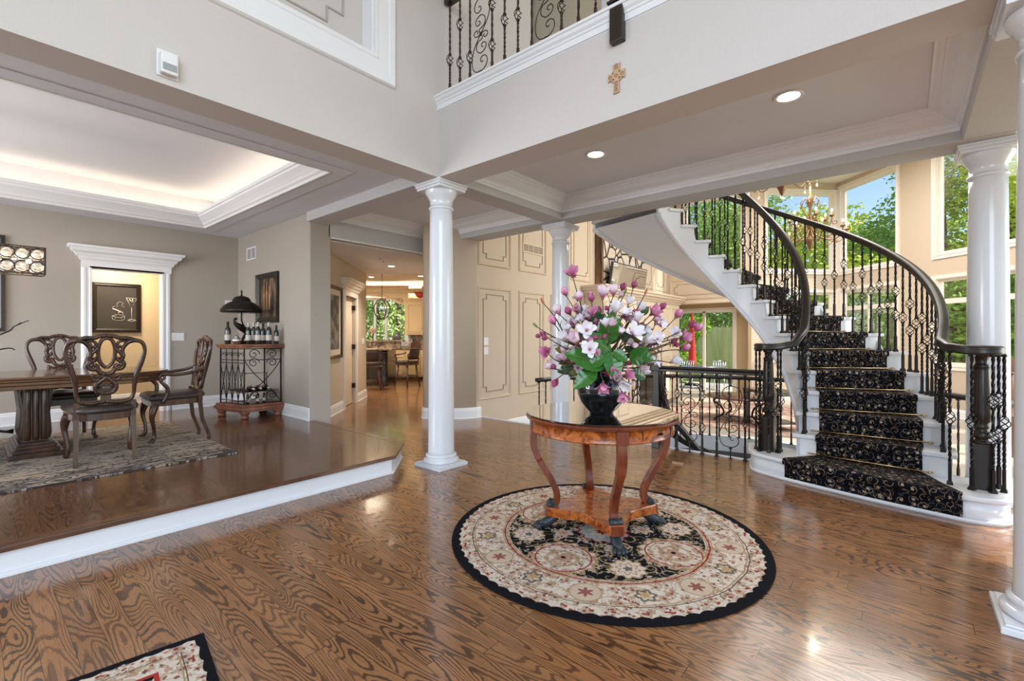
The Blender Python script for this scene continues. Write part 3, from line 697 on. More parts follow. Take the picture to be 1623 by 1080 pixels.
struct('trim_floor_edge', MB().box(5.285,.9,-.3,5.315,3.42,.012).box(5.35,3.84,-.3,5.38,5.2,.012).box(5.3,3.385,-.3,5.53,3.41,.012).box(5.51,3.4,-.3,5.54,3.86,.012).box(5.35,3.83,-.3,5.54,3.86,.012), TREADW)
# columns
def column(x, y, label, s=1.0, half=.19):
    t = thing('column', label, 'column', (x,y,0), group=None)
    h=half
    MB().box(-h,-h,0,h,h,.032).box(-h+.015,-h+.015,.032,h-.015,h-.015,.042).build('plinth', COLM, t, bevel=.004)
    b = [(.001,.042),(.168,.042),(.176,.05),(.178,.062),(.172,.075),(.16,.08),(.15,.084),(.148,.092),(.152,.10),(.156,.108),(.152,.118),(.14,.124),(.132,.13),(.001,.13)]
    MB().lathe(b, seg=40).build('base', COLM, t)
    sh = [(.001,.12),(.137,.12),(.131,.16)]+[(.130-.017*(i/14)**1.6, .16+(2.60-.16)*i/14) for i in range(1,15)]+[(.001,2.60)]
    MB().lathe(sh, seg=40).build('shaft', COLM, t)
    c = [(.001,2.56),(.113,2.56),(.124,2.566),(.126,2.575),(.124,2.584),(.113,2.59),(.113,2.655),(.120,2.66),(.120,2.668),(.126,2.672),(.128,2.682),(.142,2.70),(.156,2.725),(.158,2.745),(.16,2.75),(.001,2.75)]
    MB().lathe(c, seg=40).build('capital', COLM, t)
    MB().box(-.172,-.172,2.75,.172,.172,2.775).box(-.182,-.182,2.775,.182,.182,2.80).box(-.19,-.19,2.80,.19,.19,2.819).build('abacus', COLM, t, bevel=.003)
    return t
column(3.11,3.575,'white round column standing alone at the end of the dining platform step')
column(5.3,3.62,'white round column behind the flower table, in front of the panelled wall')
column(5.30,-.50,'white round column behind the right newel at the foot of the staircase')
column(3.115,-.505,'white round column cut by the right edge of the photo, nearest the camera')
# ------------------------------------------------------------------ curved staircase
RISE = .19
def AA(s): return -1.679+.1605*(s-2)+.00274*(s-2)**2
st = thing('curved_staircase', 'white curved staircase sweeping up behind the round flower table', 'staircase', (*SC,0))
def L(p): return (p[0]-SC[0], p[1]-SC[1], p[2])
def AP(r,a,z): return (r*math.cos(a), r*math.sin(a), z)
def smooth_poly(pts, n=6):
    out = []; m = len(pts)
    for i in range(m):
        p0,p1,p2,p3 = [Vector(pts[(i+q)%m]) for q in (-1,0,1,2)]
        for j in range(n):
            t = j/n; out.append(tuple(.5*((2*p1)+(p2-p0)*t+(2*p0-5*p1+4*p2-p3)*t*t+(3*p1-p0-3*p2+p3)*t**3)))
    return out
T1 = [(5.34,1.20),(5.10,1.21),(4.92,1.15),(4.83,1.02),(4.735,.78),(4.65,.47),(4.575,.17),(4.53,-.10),(4.50,-.32),(4.53,-.47),(4.62,-.56),(4.76,-.59),(4.92,-.56),(5.06,-.46),(5.15,-.1),(5.2,.5)]
t1 = smooth_poly(T1, 5); t1l = [(x-SC[0],y-SC[1]) for x,y in t1]
def inset(poly, d):
    n = len(poly); o = []
    for i in range(n):
        a = Vector(poly[i-1]); b = Vector(poly[(i+1)%n]); t = (b-a).normalized(); o.append((poly[i][0]+t.y*-d, poly[i][1]+t.x*d))
    return o
MB().prism(inset(t1l,.03), 0, .155, smooth=True).build('riser', TREADW, st)
MB().prism(t1l, .155, .19, smooth=True).build('step', TREADW, st, bevel=.008)
MB().prism(inset(t1l,.012), 0, .03, smooth=True).build('base_shoe', TREADW, st)
for k in range(2, 17):
    a0, a1 = AA(k), AA(k+1); z = RISE*k; mb = MB(); n = 6
    ri, ro = RI-.028, RO+.028; nz = .028
    poly = [(AP(ri,a0+(a1-a0)*i/n,0)[0], AP(ri,a0+(a1-a0)*i/n,0)[1]) for i in range(n+1)]
    po = [AP(ro,a0+(a1-a0)*i/n,0)[:2] for i in range(n+1)][::-1]
    q = [(p[0]+nz*math.sin(a0), p[1]-nz*math.cos(a0)) for p in (AP(ri,a0,0),AP(ro,a0,0))]
    mb.prism([q[0]]+poly+po+[q[1]], z-.035, z)
    mb.build('step', TREADW, st, bevel=.007)
    r0,r1 = RI+.004, RO-.004
    pol = [AP(r0,a0+(a1-a0)*i/n,0)[:2] for i in range(n+1)]+[AP(r1,a0+(a1-a0)*i/n,0)[:2] for i in range(n+1)][::-1]
    MB().prism(pol, z-.20, z-.035).build('riser', TREADW, st)
def strg(r, th, name):
    mb = MB(); N = 68; ss = [2+14.9*i/N for i in range(N+1)]; v = []
    for s in ss:
        a = AA(s); k = math.floor(s+1e-6); zt = RISE*k-.036; zb = max(0, RISE*s-.44) if s < 7 else RISE*s-.44
        for rr in (r, r+th):
            v += [AP(rr,a,zb), AP(rr,a,zt)]
    f = []
    for i in range(N):
        b = i*4; c = b+4; f += [(b,c,c+1,b+1),(b+2,b+3,c+3,c+2),(b,b+2,c+2,c),(b+1,c+1,c+3,b+3)]
    mb.add(v, f+[(0,1,3,2),(N*4,N*4+2,N*4+3,N*4+1)])
    lip = [AP(r+(th/2), AA(s), (max(0,RISE*s-.44) if s<7 else RISE*s-.44)) for s in ss if s > 4]
    mb.sweep3(lip, [(-.035,-.02),(.035,-.02),(.035,.02),(-.035,.02)])
    mb.build(name, TREADW, st)
strg(RI-.0, .03, 'inner_stringer'); strg(RO-.03, .03, 'outer_stringer')
def sf(u,v):
    s = 4.6+12.3*u; a = AA(s); r = RI+.02+(RO-RI-.04)*v
    return AP(r, a, RISE*s-.43)
MB().grid(sf, 60, 4).build('soffit', TREADW, st)
# carpet runner
run = thing('stair_runner', 'black stair carpet with gold and grey scrolls running up the curved staircase', 'stair carpet', (*SC,0))
def uvset(o, uvs):
    lay = o.data.uv_layers.new(name='UVMap')
    for lp in o.data.loops: lay.data[lp.index].uv = uvs[lp.vertex_index]
def strip(cols, name='carpet_fold', thick=.012):
    # cols: list of polylines (same length); carpet surface
    n = len(cols); m = len(cols[0]); mb = MB(); uvs = []
    for i,c in enumerate(cols):
        d = 0
        for j,p in enumerate(c):
            if j: d += (Vector(p)-Vector(c[j-1])).length
            mb.v.append(p); uvs.append((i*WU, d+OFF[0]))
    for i in range(n-1):
        for j in range(m-1): mb.f.append((i*m+j,(i+1)*m+j,(i+1)*m+j+1,i*m+j+1)); mb.m.append(0); mb.sm.append(True)
    o = mb.build(name, RUNNER, run); uvset(o, uvs)
    md = o.modifiers.new('t','SOLIDIFY'); md.thickness = thick; md.offset = 0
    OFF[0] += .53
    return o
OFF = [0]; WU = .08
# first step follows the bullnose front
fr = [(4.765,.84),(4.735,.76),(4.71,.66),(4.68,.56),(4.645,.44),(4.615,.32),(4.588,.20),(4.562,.08),(4.545,-.02),(4.528,-.12),(4.513,-.22),(4.50,-.30)]
i2 = AP(RI+.17,AA(2),0); o2 = AP(RO-.18,AA(2),0); N = len(fr); cols = []
for i,(x,y) in enumerate(fr):
    t = Vector((fr[min(i+1,N-1)][0]-fr[max(i-1,0)][0], fr[min(i+1,N-1)][1]-fr[max(i-1,0)][1])).normalized(); nx,ny = t.y, -t.x
    if nx > 0: nx,ny = -nx,-ny
    bx,by = i2[0]+(o2[0]-i2[0])*i/(N-1), i2[1]+(o2[1]-i2[1])*i/(N-1); lx,ly = x-SC[0],y-SC[1]
    c = [(lx-nx*.022,ly-ny*.022,.012),(lx-nx*.022,ly-ny*.022,.08),(lx-nx*.018,ly-ny*.018,.145),(lx+nx*.012,ly+ny*.012,.155),(lx+nx*.016,ly+ny*.016,.175),(lx+nx*.01,ly+ny*.01,.198),(lx-nx*.02,ly-ny*.02,.20)]
    for q in (.35,.7,1): c.append((lx+(bx-lx)*q, ly+(by-ly)*q, .199))
    cols.append(c)
WU = .11
strip(cols)
WU = .08
r0, r1 = RI+.165, RO-.175
for k in range(2, 17):
    a0,a1 = AA(k),AA(k+1); z = RISE*k; cols = []; N = 11
    for i in range(N+1):
        r = r0+(r1-r0)*i/N
        def pt(a, off, zz): return (r*math.cos(a)+off*math.sin(a), r*math.sin(a)-off*math.cos(a), zz)
        c = [pt(a0,.008,z-RISE+.012),pt(a0,.008,z-.09),pt(a0,.012,z-.045),pt(a0,.040,z-.038),pt(a0,.046,z-.016),pt(a0,.038,z+.006),pt(a0,.01,z+.009),pt(a0+(a1-a0)*.5,0,z+.009),pt(a1,.012,z+.009)]
        cols.append(c)
    strip(cols)
rod0 = None
for k in range(1, 12):
    a = AA(k+1); z = RISE*k+.024
    p = lambda r: (r*math.cos(a)+.02*math.sin(a), r*math.sin(a)-.02*math.cos(a), z)
    mb = MB().tube([p(r0-.035),p(r1+.035)], .006, 8)
    for r in (r0-.045, r1+.045): mb.ball(p(r), .012, 8); mb.ball(p(r+(.018 if r>1.2 else -.018)), .008, 8)
    mb.build('stair_rod', BRASS, run, label='brass stair rod')

# ------------------------------------------------------------------ iron balusters and rails
def basket(mb, z, h=.10, r=.029, x=0, y=0, wires=4):
    for w_ in range(wires):
        pts = []
        for i in range(9):
            t = i/8; a = 2*PI*w_/wires+t*PI*1.2; rr = .005+r*math.sin(PI*t)**.8
            pts.append((x+rr*math.cos(a), y+rr*math.sin(a), z-h/2+h*t))
        mb.tube(pts, .0036, 4)
    for s_ in (-1,1): mb.box(x-.0105,y-.0105,z+s_*h/2-.008,x+.0105,y+.0105,z+s_*h/2+.008)
def bal_mesh(L_, kind, name='baluster', z0=0, shoe=True, mat=None, fr=None):
    mb = MB(); r = .0098
    bz = {1:[fr or .5], 2:[.40,.66], 0:[], 3:[.33,.72]}[kind]; bz = [b*L_ for b in bz]
    cuts = [0]+[q for b in bz for q in (b-.048,b+.048)]+[L_]
    for i in range(0, len(cuts), 2):
        a,b = cuts[i],cuts[i+1]; lo = a if i else a; 
        if i == 0 and b-a > .2:
            mb.box(-r,-r,a,r,r,a+.16); n=10
            mb.tube([(0,0,a+.16+(b-a-.16)*j/n) for j in range(n+1)], r*1.15, 4, tw=PI/3, smooth=False)
        else:
            n = max(2,int((b-a)/.04)); mb.tube([(0,0,a+(b-a)*j/n) for j in range(n+1)], r*1.15, 4, tw=PI/3, smooth=False)
    for b in bz: basket(mb, b)
    if shoe:
        mb.add([(-.018,-.018,0),(.018,-.018,0),(.018,.018,0),(-.018,.018,0),(-.018,-.018,.012),(.018,-.018,.012),(.018,.018,.012),(-.018,.018,.012),(-.011,-.011,.03),(.011,-.011,.03),(.011,.011,.03),(-.011,.011,.03)],
               [(0,1,2,3)]+[(i,(i+1)%4,(i+1)%4+4,i+4) for i in range(4)]+[(i+4,(i+1)%4+4,(i+1)%4+8,i+8) for i in range(4)]+[(8,9,10,11)])
    mb.box(-.014,-.014,L_-.018,.014,.014,L_)
    me = mb.mesh(name, mat or IRON); return me
BC = {}
def baluster(parent, x, y, z, L_, kind, rz=0, mat=None, fr=None):
    key = (round(L_,2), kind, (mat or IRON).name, fr)
    if key not in BC: BC[key] = bal_mesh(round(L_,2), kind, mat=mat, fr=fr)
    o = bpy.data.objects.new('baluster', BC[key]); COL.objects.link(o); o.parent = parent; o.location = (x,y,z); o.rotation_euler[2] = rz
    return o
HR = [(-.034,-.028),(-.026,-.034),(.026,-.034),(.034,-.028),(.034,-.012),(.028,-.004),(.035,.008),(.030,.022),(.016,.030),(-.016,.030),(-.030,.022),(-.035,.008),(-.028,-.004),(-.034,-.012)]
def newel_mesh(mb, x, y, z0, z1, s=.055, blk=.33):
    mb.box(x-s,y-s,z0,x+s,y+s,z0+blk)
    H = z1-z0-blk
    prof = [(.001,0),(s*.95,0),(s*.95,.01),(s*.6,.02),(s*.55,.03),(s*.95,.045),(s*1.0,.06),(s*.8,.085),(s*.55,.10),(s*.72,.115),(s*.75,.125),(s*.6,.14),(s*.88,.165),(s*.92,.22),(s*.86,.35),(s*.74,H-.12),(s*.70,H-.10),(s*.80,H-.095),(s*.72,H-.08),(s*.55,H-.07),(s*.6,H-.03),(s*.85,H-.015),(s*.85,H),(.001,H)]
    mb.lathe(prof, (x,y,z0+blk), 20)
    return mb
def volute(cx_, cy_, z, x0, y0, turn, n=18, turns=.85, rmin=.03):
    a0 = math.atan2(y0-cy_, x0-cx_); R0 = math.hypot(x0-cx_, y0-cy_)
    return [(cx_+(R0+(rmin-R0)*t)*math.cos(a0+turn*2*PI*turns*t), cy_+(R0+(rmin-R0)*t)*math.sin(a0+turn*2*PI*turns*t), z) for t in [i/n for i in range(n+1)]]
# inner (left) balustrade
bi = thing('stair_balustrade', 'black iron balustrade on the inner, left side of the curved staircase', 'railing', (*SC,0))
rr = RI+.055; n0 = (5.05-SC[0], 1.02-SC[1])
path = []
vp = volute(n0[0], n0[1], 1.20, n0[0]-.12, n0[1]-.03, -1, turns=.7)[::-1]
path += vp+[(n0[0]-.115,n0[1]-.12,1.205),(n0[0]-.06,n0[1]-.22,1.23)]
for i in range(70):
    s = 2.2+15.0*i/69; z = RISE*s+.945
    if s < 4: z = max(z, 1.26+(s-2.2)*.1)
    path.append(AP(rr, AA(s), z))
MB().sweep3(path, HR).build('handrail', DARKWOOD, bi)
MB().lathe([(.001,-.036),(.085,-.036),(.095,-.03),(.095,-.01),(.088,0),(.096,.012),(.088,.026),(.06,.032),(.001,.034)], (n0[0],n0[1],1.20), 28).build('volute_cap', DARKWOOD, bi)
newel_mesh(MB(), n0[0], n0[1], .19, 1.17, .056).build('newel_post', DARKWOOD, bi)
for i in range(5):
    a = math.radians(100+i*47); baluster(bi, n0[0]+.105*math.cos(a), n0[1]+.105*math.sin(a), .19, .98, (1,2)[i%2], a)
for k in range(2, 17):
    for j,fr_ in enumerate((.22,.72)):
        s = k+fr_; z = RISE*s+.915
        if s < 4: z = max(z, 1.23+(s-2.2)*.1)
        p = AP(rr, AA(s), RISE*k); baluster(bi, p[0], p[1], p[2], z-p[2], (2,1)[j], AA(s))
# outer (right) balustrade
bo = thing('stair_balustrade', 'black iron balustrade on the outer, right side of the curved staircase', 'railing', (*SC,0))
rr = RO-.055; n1 = (4.80-SC[0], -.42-SC[1])
vp = volute(n1[0], n1[1], 1.20, n1[0]-.115, n1[1]+.02, 1, turns=.7)[::-1]
path = vp+[(n1[0]-.10,n1[1]+.10,1.205),(n1[0]-.02,n1[1]+.18,1.22),(n1[0]+.10,n1[1]+.215,1.26)]
for i in range(80):
    s = 2.15+15.0*i/79; z = RISE*s+.945
    if s < 3.2: z = max(z, 1.31)+.0
    path.append(AP(rr, AA(s), z))
MB().sweep3(path, HR).build('handrail', DARKWOOD, bo)
MB().lathe([(.001,-.036),(.085,-.036),(.095,-.03),(.095,-.01),(.088,0),(.096,.012),(.088,.026),(.06,.032),(.001,.034)], (n1[0],n1[1],1.20), 28).build('volute_cap', DARKWOOD, bo)
newel_mesh(MB(), n1[0], n1[1], .19, 1.17, .06).build('newel_post', DARKWOOD, bo)
for i,a in enumerate((150,205,255,305)):
    a = math.radians(a); baluster(bo, n1[0]+.115*math.cos(a), n1[1]+.115*math.sin(a), .19, .98, (1,2,1,2)[i], a)
baluster(bo, n1[0]-.03, n1[1]+.17, .19, 1.0, 1)
cnt = 0
for k in range(2, 17):
    for fr_ in (.15,.48,.82):
        s = k+fr_; z = RISE*s+.915
        if s < 3.2: z = max(z, 1.28)
        p = AP(rr, AA(s), RISE*k); baluster(bo, p[0], p[1], p[2], z-p[2], (2,1)[cnt%2], AA(s)); cnt += 1
# scroll panel
def scroll_panel(mb, H, w_=.11, mp=None):
    mp = mp or (lambda u,z:(0,u,z))
    def sp(cx_, cz, r0_, a0, turns, sg=1):
        return [(cx_+r0_*(1-t)**1.0*math.cos(a0+sg*2*PI*turns*t)+0, cz+r0_*(1-t)**1.0*math.sin(a0+sg*2*PI*turns*t)) for t in [i/22*.88 for i in range(23)]]
    def T(pts, r=.0045): mb.tube([mp(u,z) for u,z in pts], r, 5)
    # two big opposed S strands crossing in the middle, each ending in curls
    for sg in (1,-1):
        zc = H*.5
        m_ = lambda pts: [(sg*u, zc+sg*(z)) for u,z in pts]
        pts = [(w_*.72*math.sin(t*PI)*(1 if t<.5 else 1)-.0, .0+.36*t*H/.9) for t in [i/16 for i in range(17)]]
        big = [(.0,0),(-.04,.05*H),(-.085,.12*H),(-.11,.2*H),(-.105,.29*H),(-.07,.345*H),(-.01,.36*H),(.045,.345*H),(.078,.30*H),(.075,.25*H),(.045,.222*H),(.012,.226*H),(-.004,.25*H),(.008,.275*H),(.028,.27*H)]
        T(m_(smooth_open(big)))
        sm = [(.0,0),(.02,.045*H),(-.035,.07*H),(-.055,.11*H),(-.045,.155*H),(.0,.185*H),(.05,.165*H),(.066,.125*H),(.045,.095*H),(.015,.10*H),(.01,.125*H),(.03,.135*H)]
        T(m_(smooth_open(sm)))
        cu = [(0,0),(.04,-.01*H),(.075,.0*H),(.085,.03*H),(.06,.05*H),(.035,.035*H),(.045,.015*H)]
        T(m_(smooth_open(cu)))
    r = .0082
    mb.tube([mp(0,0),mp(0,H*.14)], r, 4, smooth=False); mb.tube([mp(0,H*.86),mp(0,H)], r, 4, smooth=False)
    for z in (0.006, H*.13, H*.87, H-.006): 
        x_,y_,z_ = mp(0,z); mb.box(x_-.013,y_-.013,z_-.008,x_+.013,y_+.013,z_+.008)
    x_,y_,z_ = mp(0,H*.5); mb.box(x_-.009,y_-.009,z_-.012,x_+.009,y_+.009,z_+.012)
def smooth_open(pts, n=5):
    P_ = [pts[0]]+list(pts)+[pts[-1]]; out = []
    for i in range(1, len(P_)-2):
        p0,p1,p2,p3 = [Vector(P_[i+q]) for q in (-1,0,1,2)]
        for j in range(n):
            t = j/n; out.append(tuple(.5*((2*p1)+(p2-p0)*t+(2*p0-5*p1+4*p2-p3)*t*t+(3*p1-p0-3*p2+p3)*t**3)))
    out.append(tuple(pts[-1])); return out
# short balustrade along the edge of the stairwell
fb = thing('landing_balustrade', 'short black balustrade with two scroll panels between the left newel and the stairs', 'railing', (5.23,2.22,0))
MB().sweep3([(0,0,.925),(0,-1.14,.925)], [(-.045,-.03),(.045,-.03),(.045,-.005),(.035,0),(.045,.012),(.04,.03),(-.04,.03),(-.045,.012),(-.035,0),(-.045,-.005)], smooth=False).build('handrail', DARKWOOD, fb)
nm = MB().box(-.045,-.045,0,.045,.045,.28)
nm.add([(-.045,-.045,.28),(.045,-.045,.28),(.045,.045,.28),(-.045,.045,.28),(-.032,-.032,.9),(.032,-.032,.9),(.032,.032,.9),(-.032,.032,.9)], [(0,1,2,3),(4,5,6,7),(0,1,5,4),(1,2,6,5),(2,3,7,6),(3,0,4,7)])
nm.box(-.05,-.05,.9,.05,.05,.955); nm.build('newel_post', DARKWOOD, fb, bevel=.004)
for Y,kd in ((2.121,3),(1.982,1),(1.703,3),(1.551,1),(1.271,1),(1.129,3)):
    baluster(fb, 0, Y-2.22, 0, .895, {3:3,1:1}[kd], fr={1.982:.72,1.551:.66,1.271:.44,1.703:.5}.get(Y) if kd==1 else None)
for Y in (1.84,1.412):
    mb = MB(); scroll_panel(mb, .895, mp=lambda u,z:(0,u+Y-2.22,z)); mb.build('scroll_panel', IRON, fb)
# balustrade of the lower level round the far side of the stairwell
gb = thing('stairwell_balustrade', 'black iron balustrade curving round the far side of the stairwell', 'railing', (*SC,-.27))
R3 = 2.58
MB().sweep3([AP(R3, math.radians(d), .93) for d in range(-62,86,3)], [(-.04,-.03),(.04,-.03),(.04,.025),(-.04,.025)]).build('handrail', DARKWOOD, gb)
for i in range(46):
    a = math.radians(84-i*3.1); p = AP(R3, a, 0); baluster(gb, p[0], p[1], 0, .90, (1,0)[i%2], a, fr=.55)
# handrail going down
dh = thing('lower_stair_handrail', 'black handrail sloping down into the stairwell behind the landing balustrade', 'handrail', (*SC,0))
for pl in ([(.057,.66,.90),(.10,.64,.62),(.173,.59,.38),(.337,.475,.16),(.48,.31,-.10),(.57,.10,-.33),(.58,-.12,-.56),(.50,-.35,-.8)],[(.10,.68,.40),(.20,.64,.24),(.38,.52,.05),(.60,.20,-.13),(.66,-.03,-.35),(.64,-.25,-.56)]):
    MB().sweep3(smooth_open(pl,5), [(-.035,-.03),(.035,-.03),(.035,.03),(-.035,.03)]).build('handrail', DARKWOOD, dh)
for x_,y_,z_ in ((.25,.54,.22),(.41,.40,.0),(.53,.21,-.24),(.575,0,-.47)): baluster(dh, x_, y_, z_-.85, .85, 1)
ds = thing('lower_staircase', 'grey carpeted stairs going down into the stairwell', 'staircase', (*SC,0))
for k in range(0,11):
    a0,a1 = math.radians(82-13*k), math.radians(82-13*(k+1)); z = -.19*(k+1)
    pol = [AP(.78,a0+(a1-a0)*i/3,0)[:2] for i in range(4)]+[AP(2.56,a0+(a1-a0)*i/3,0)[:2] for i in range(4)][::-1]
    MB().prism(pol, z-.3, z).build('step', SLATE, ds)
# ------------------------------------------------------------------ gallery balustrade above
gal = thing('gallery_balustrade', 'dark iron balustrade with scroll panels on the white gallery edge upstairs', 'railing', (3.02,3.41,3.57))
MB().sweep3([(0,-.02,.96),(0,-8,.96)], [(-.035,-.03),(.035,-.03),(.035,.03),(-.035,.03)], smooth=False).build('handrail', DARKWOOD, gal)
for q,(Y,kd) in enumerate(((3.345,1),(3.205,3),(3.071,1),(2.793,3),(2.645,1),(2.496,1),(2.348,0),(2.054,3),(1.899,0),(1.751,1),(1.40,1),(1.25,3),(1.1,1))):
    baluster(gal, 0, Y-3.41, 0, .93, kd, mat=IRONB, fr=(.42,.36,.33,0,0,.48,.40,0,0,0,.4,0,.4)[q] or None)
for Y in (2.932,2.201,.9):
    mb = MB(); scroll_panel(mb, .93, mp=lambda u,z:(0,u+Y-3.41,z)); mb.build('scroll_panel', IRONB, gal)
MB().box(-.14,-1.945,-.25,-.03,-1.845,1.15).box(-.155,-1.96,.02,-.015,-1.83,.04).build('newel_post', DARKWOOD, gal, bevel=.008, label='square espresso newel hanging over the fascia')
# ------------------------------------------------------------------ placement helper: a real point at depth d in front of the tripod
FX,FY = math.cos(TH),math.sin(TH); RX,RY = FY,-FX
def K(r, d, z=0): return (FX*d+RX*r, FY*d+RY*r, z)
def at(px, py, d): return K((px-811.5)/736*d, d, 1.3+(533-py)/736*d)
# ------------------------------------------------------------------ rugs
t = tag(MB().lathe([(.001,.0),(.985,.0),(.99,.006),(.985,.013),(.001,.013)], seg=120, smooth=False).build('round_rug', RUG1, None, (2.72,1.52,0)), 'round ivory, black and red oriental rug with a black border under the flower table', 'rug')
# entry rug
MBr = MB().box(-.45,-.75,0,.45,.75,.011)
r2_ = tag(MBr.build('entry_rug', RUG2, None, (0,0,0)), 'ivory and red oriental rug with dark border at the bottom edge of the photo', 'rug')
ra = math.radians(-8.5); r2_.rotation_euler[2] = ra
r2_.location = (.672-(.45*math.cos(ra)-.75*math.sin(ra)), 2.328-(.45*math.sin(ra)+.75*math.cos(ra)), 0)
tag(MB().box(-3.2,4.92,.17,1.71,7.5,.182).build('dining_rug', DRUG), 'distressed black and cream rug under the dining table', 'rug')
tag(MB().prism([(8.4,1.2),(11.9,.7),(12.3,3.9),(8.6,4.3)], -.3, -.288).build('great_room_rug', GRUG), 'large pinkish patterned rug on the lower floor seen through the balusters', 'rug')

# ------------------------------------------------------------------ round entry table
TX,TY = 2.79,1.58; zf = .013
t = thing('entry_table', 'round mahogany and burl table with glass top and dark paw feet on the round rug', 'table', (TX,TY,zf))
MB().lathe([(.001,.735),(.485,.735),(.5,.742),(.505,.752),(.498,.762),(.49,.765),(.001,.765)], seg=96, smooth=False).build('table_top', MAHOG, t)
MB().lathe([(.001,.766),(.497,.766),(.5,.769),(.5,.772),(.497,.775),(.001,.775)], seg=96, smooth=False).build('glass_top', GTOP, t, label='clear glass sheet')
ap = MB().lathe([(.42,.655),(.468,.655),(.474,.661),(.474,.666),(.468,.672),(.466,.735),(.42,.735)], seg=72)
ap.build('apron', BURL, t)
for q in range(4):
    a = math.radians(45+90*q); c,s_ = math.cos(a),math.sin(a); Mr = Matrix.Rotation(a,3,'Z')
    mb = MB().obox((c*.463,s_*.463,.695),(.03,.075,.085),a)
    mb.build('apron_block', MAHOG, t)
    # S-curved leg: rectangular section
    pr = [(.452,.66),(.458,.60),(.452,.54),(.425,.47),(.385,.40),(.345,.335),(.315,.275),(.30,.225),(.302,.185),(.318,.160),(.335,.15)]
    pr = smooth_open(pr,4); mb = MB(); v = []; n = len(pr)
    for i,(r,z) in enumerate(pr):
        p0 = Vector(pr[max(i-1,0)]); p1 = Vector(pr[min(i+1,n-1)]); tt = (p1-p0).normalized(); nn = Vector((-tt.y,tt.x)); w_ = .036 if i<n*.3 else .030; h_ = .021
        if i > n-5: h_ = .016
        for su,sv in ((-1,-1),(1,-1),(1,1),(-1,1)):
            rr = r+nn.x*su*h_; zz = z+nn.y*su*h_; y_ = sv*w_*.8
            v.append((c*rr-s_*y_, s_*rr+c*y_, zz))
    f = [(i*4+k,i*4+(k+1)%4,(i+1)*4+(k+1)%4,(i+1)*4+k) for i in range(n-1) for k in range(4)]+[(0,1,2,3),((n-1)*4,(n-1)*4+1,(n-1)*4+2,(n-1)*4+3)]
    mb.add(v,f,0,False); lg = mb.build('leg', MAHOG, t, bevel=.005)
    # bronze scroll at the foot of the leg
    mb = MB(); 
    for sd in (-1,1):
        sp = [(.345+.026*(1-u)*math.cos(u*9+1.6), sd*.034, .160+.026*(1-u)*math.sin(u*9+1.6)) for u in [i/20 for i in range(21)]]
        mb.tube([(c*x-s_*y, s_*x+c*y, z) for x,y,z in sp], .006, 6)
    mb.tube([(c*.345-s_*y, s_*.345+c*y, .160) for y in (-.034,.034)], .021, 14)
    mb.build('scroll_mount', PAW, lg)
    # paw
    mb = MB()
    path = [(.30,0,.082),(.325,0,.07),(.355,0,.045),(.39,0,.03),(.42,0,.024)]
    mb.tube([(c*x, s_*x, z) for x,y,z in path], [.030,.034,.034,.030,.018], 10)
    for j,oy in enumerate((-.030,-.010,.010,.030)):
        ln = .455-.010*abs(j-1.5)
        tp = [(.385,oy*.6,.032),(.415,oy,.030),(ln-.012,oy*1.12,.022),(ln,oy*1.15,.010)]
        mb.tube([(c*x-s_*y, s_*x+c*y, z) for x,y,z in smooth_open(tp,4)], [.012]*5+[.0135]*4+[.013,.012,.010,.005], 8)
    mb.build('paw_foot', PAW, t)
sh = []
for q in range(4):
    a = math.radians(45+90*q); 
    for da in (-.12,.12): sh.append((.375*math.cos(a+da), .375*math.sin(a+da)))
    for j in range(1,8):
        aa = a+.12+(PI/2-.24)*j/8; rr = .375-.155*math.sin(PI*j/8)**.8; sh.append((rr*math.cos(aa), rr*math.sin(aa)))
MB().prism(sh, .09, .145).prism(sh, .143, .15).build('shelf', BURL, t, bevel=.004)
for q in range(4):
    a = math.radians(45+90*q); MB().obox((.375*math.cos(a),.375*math.sin(a),.117),(.012,.075,.056),a).build('shelf_corner_block', MAHOG, t)
mb = MB(); a = math.radians(-92); a = math.radians(268)
ax = math.radians(258)
mb.ball((.474*math.cos(ax),.474*math.sin(ax),.70), (.016,.016,.007), 10); mb.tube([(.47*math.cos(ax+o),.47*math.sin(ax+o),.705) for o in (-.035,0,.035)], .004, 6)
mb.build('drawer_pull', IRON, t, label='small dark metal drawer pull')
mb = MB()
for o_ in (-.30,.30):
    a = ax+o_; mb.obox((.4675*math.cos(a),.4675*math.sin(a),.704),(.006,.004,.06),a)
mb.build('drawer_joint', IRON, t)
# vase
VX,VY = K(.595,3.09)[:2]; zt = zf+.775
v_ = MB().lathe([(.001,0),(.074,0),(.079,.004),(.079,.010),(.10,.03),(.135,.075),(.158,.13),(.163,.165),(.157,.21),(.132,.255),(.108,.275),(.10,.285),(.107,.30),(.110,.305),(.104,.303),(.094,.285),(.11,.26),(.13,.2),(.001,.05)], seg=48).build('black_vase', CER, None, (VX,VY,zt))
tag(v_, 'round glossy black ceramic vase standing on the glass of the round table', 'vase')
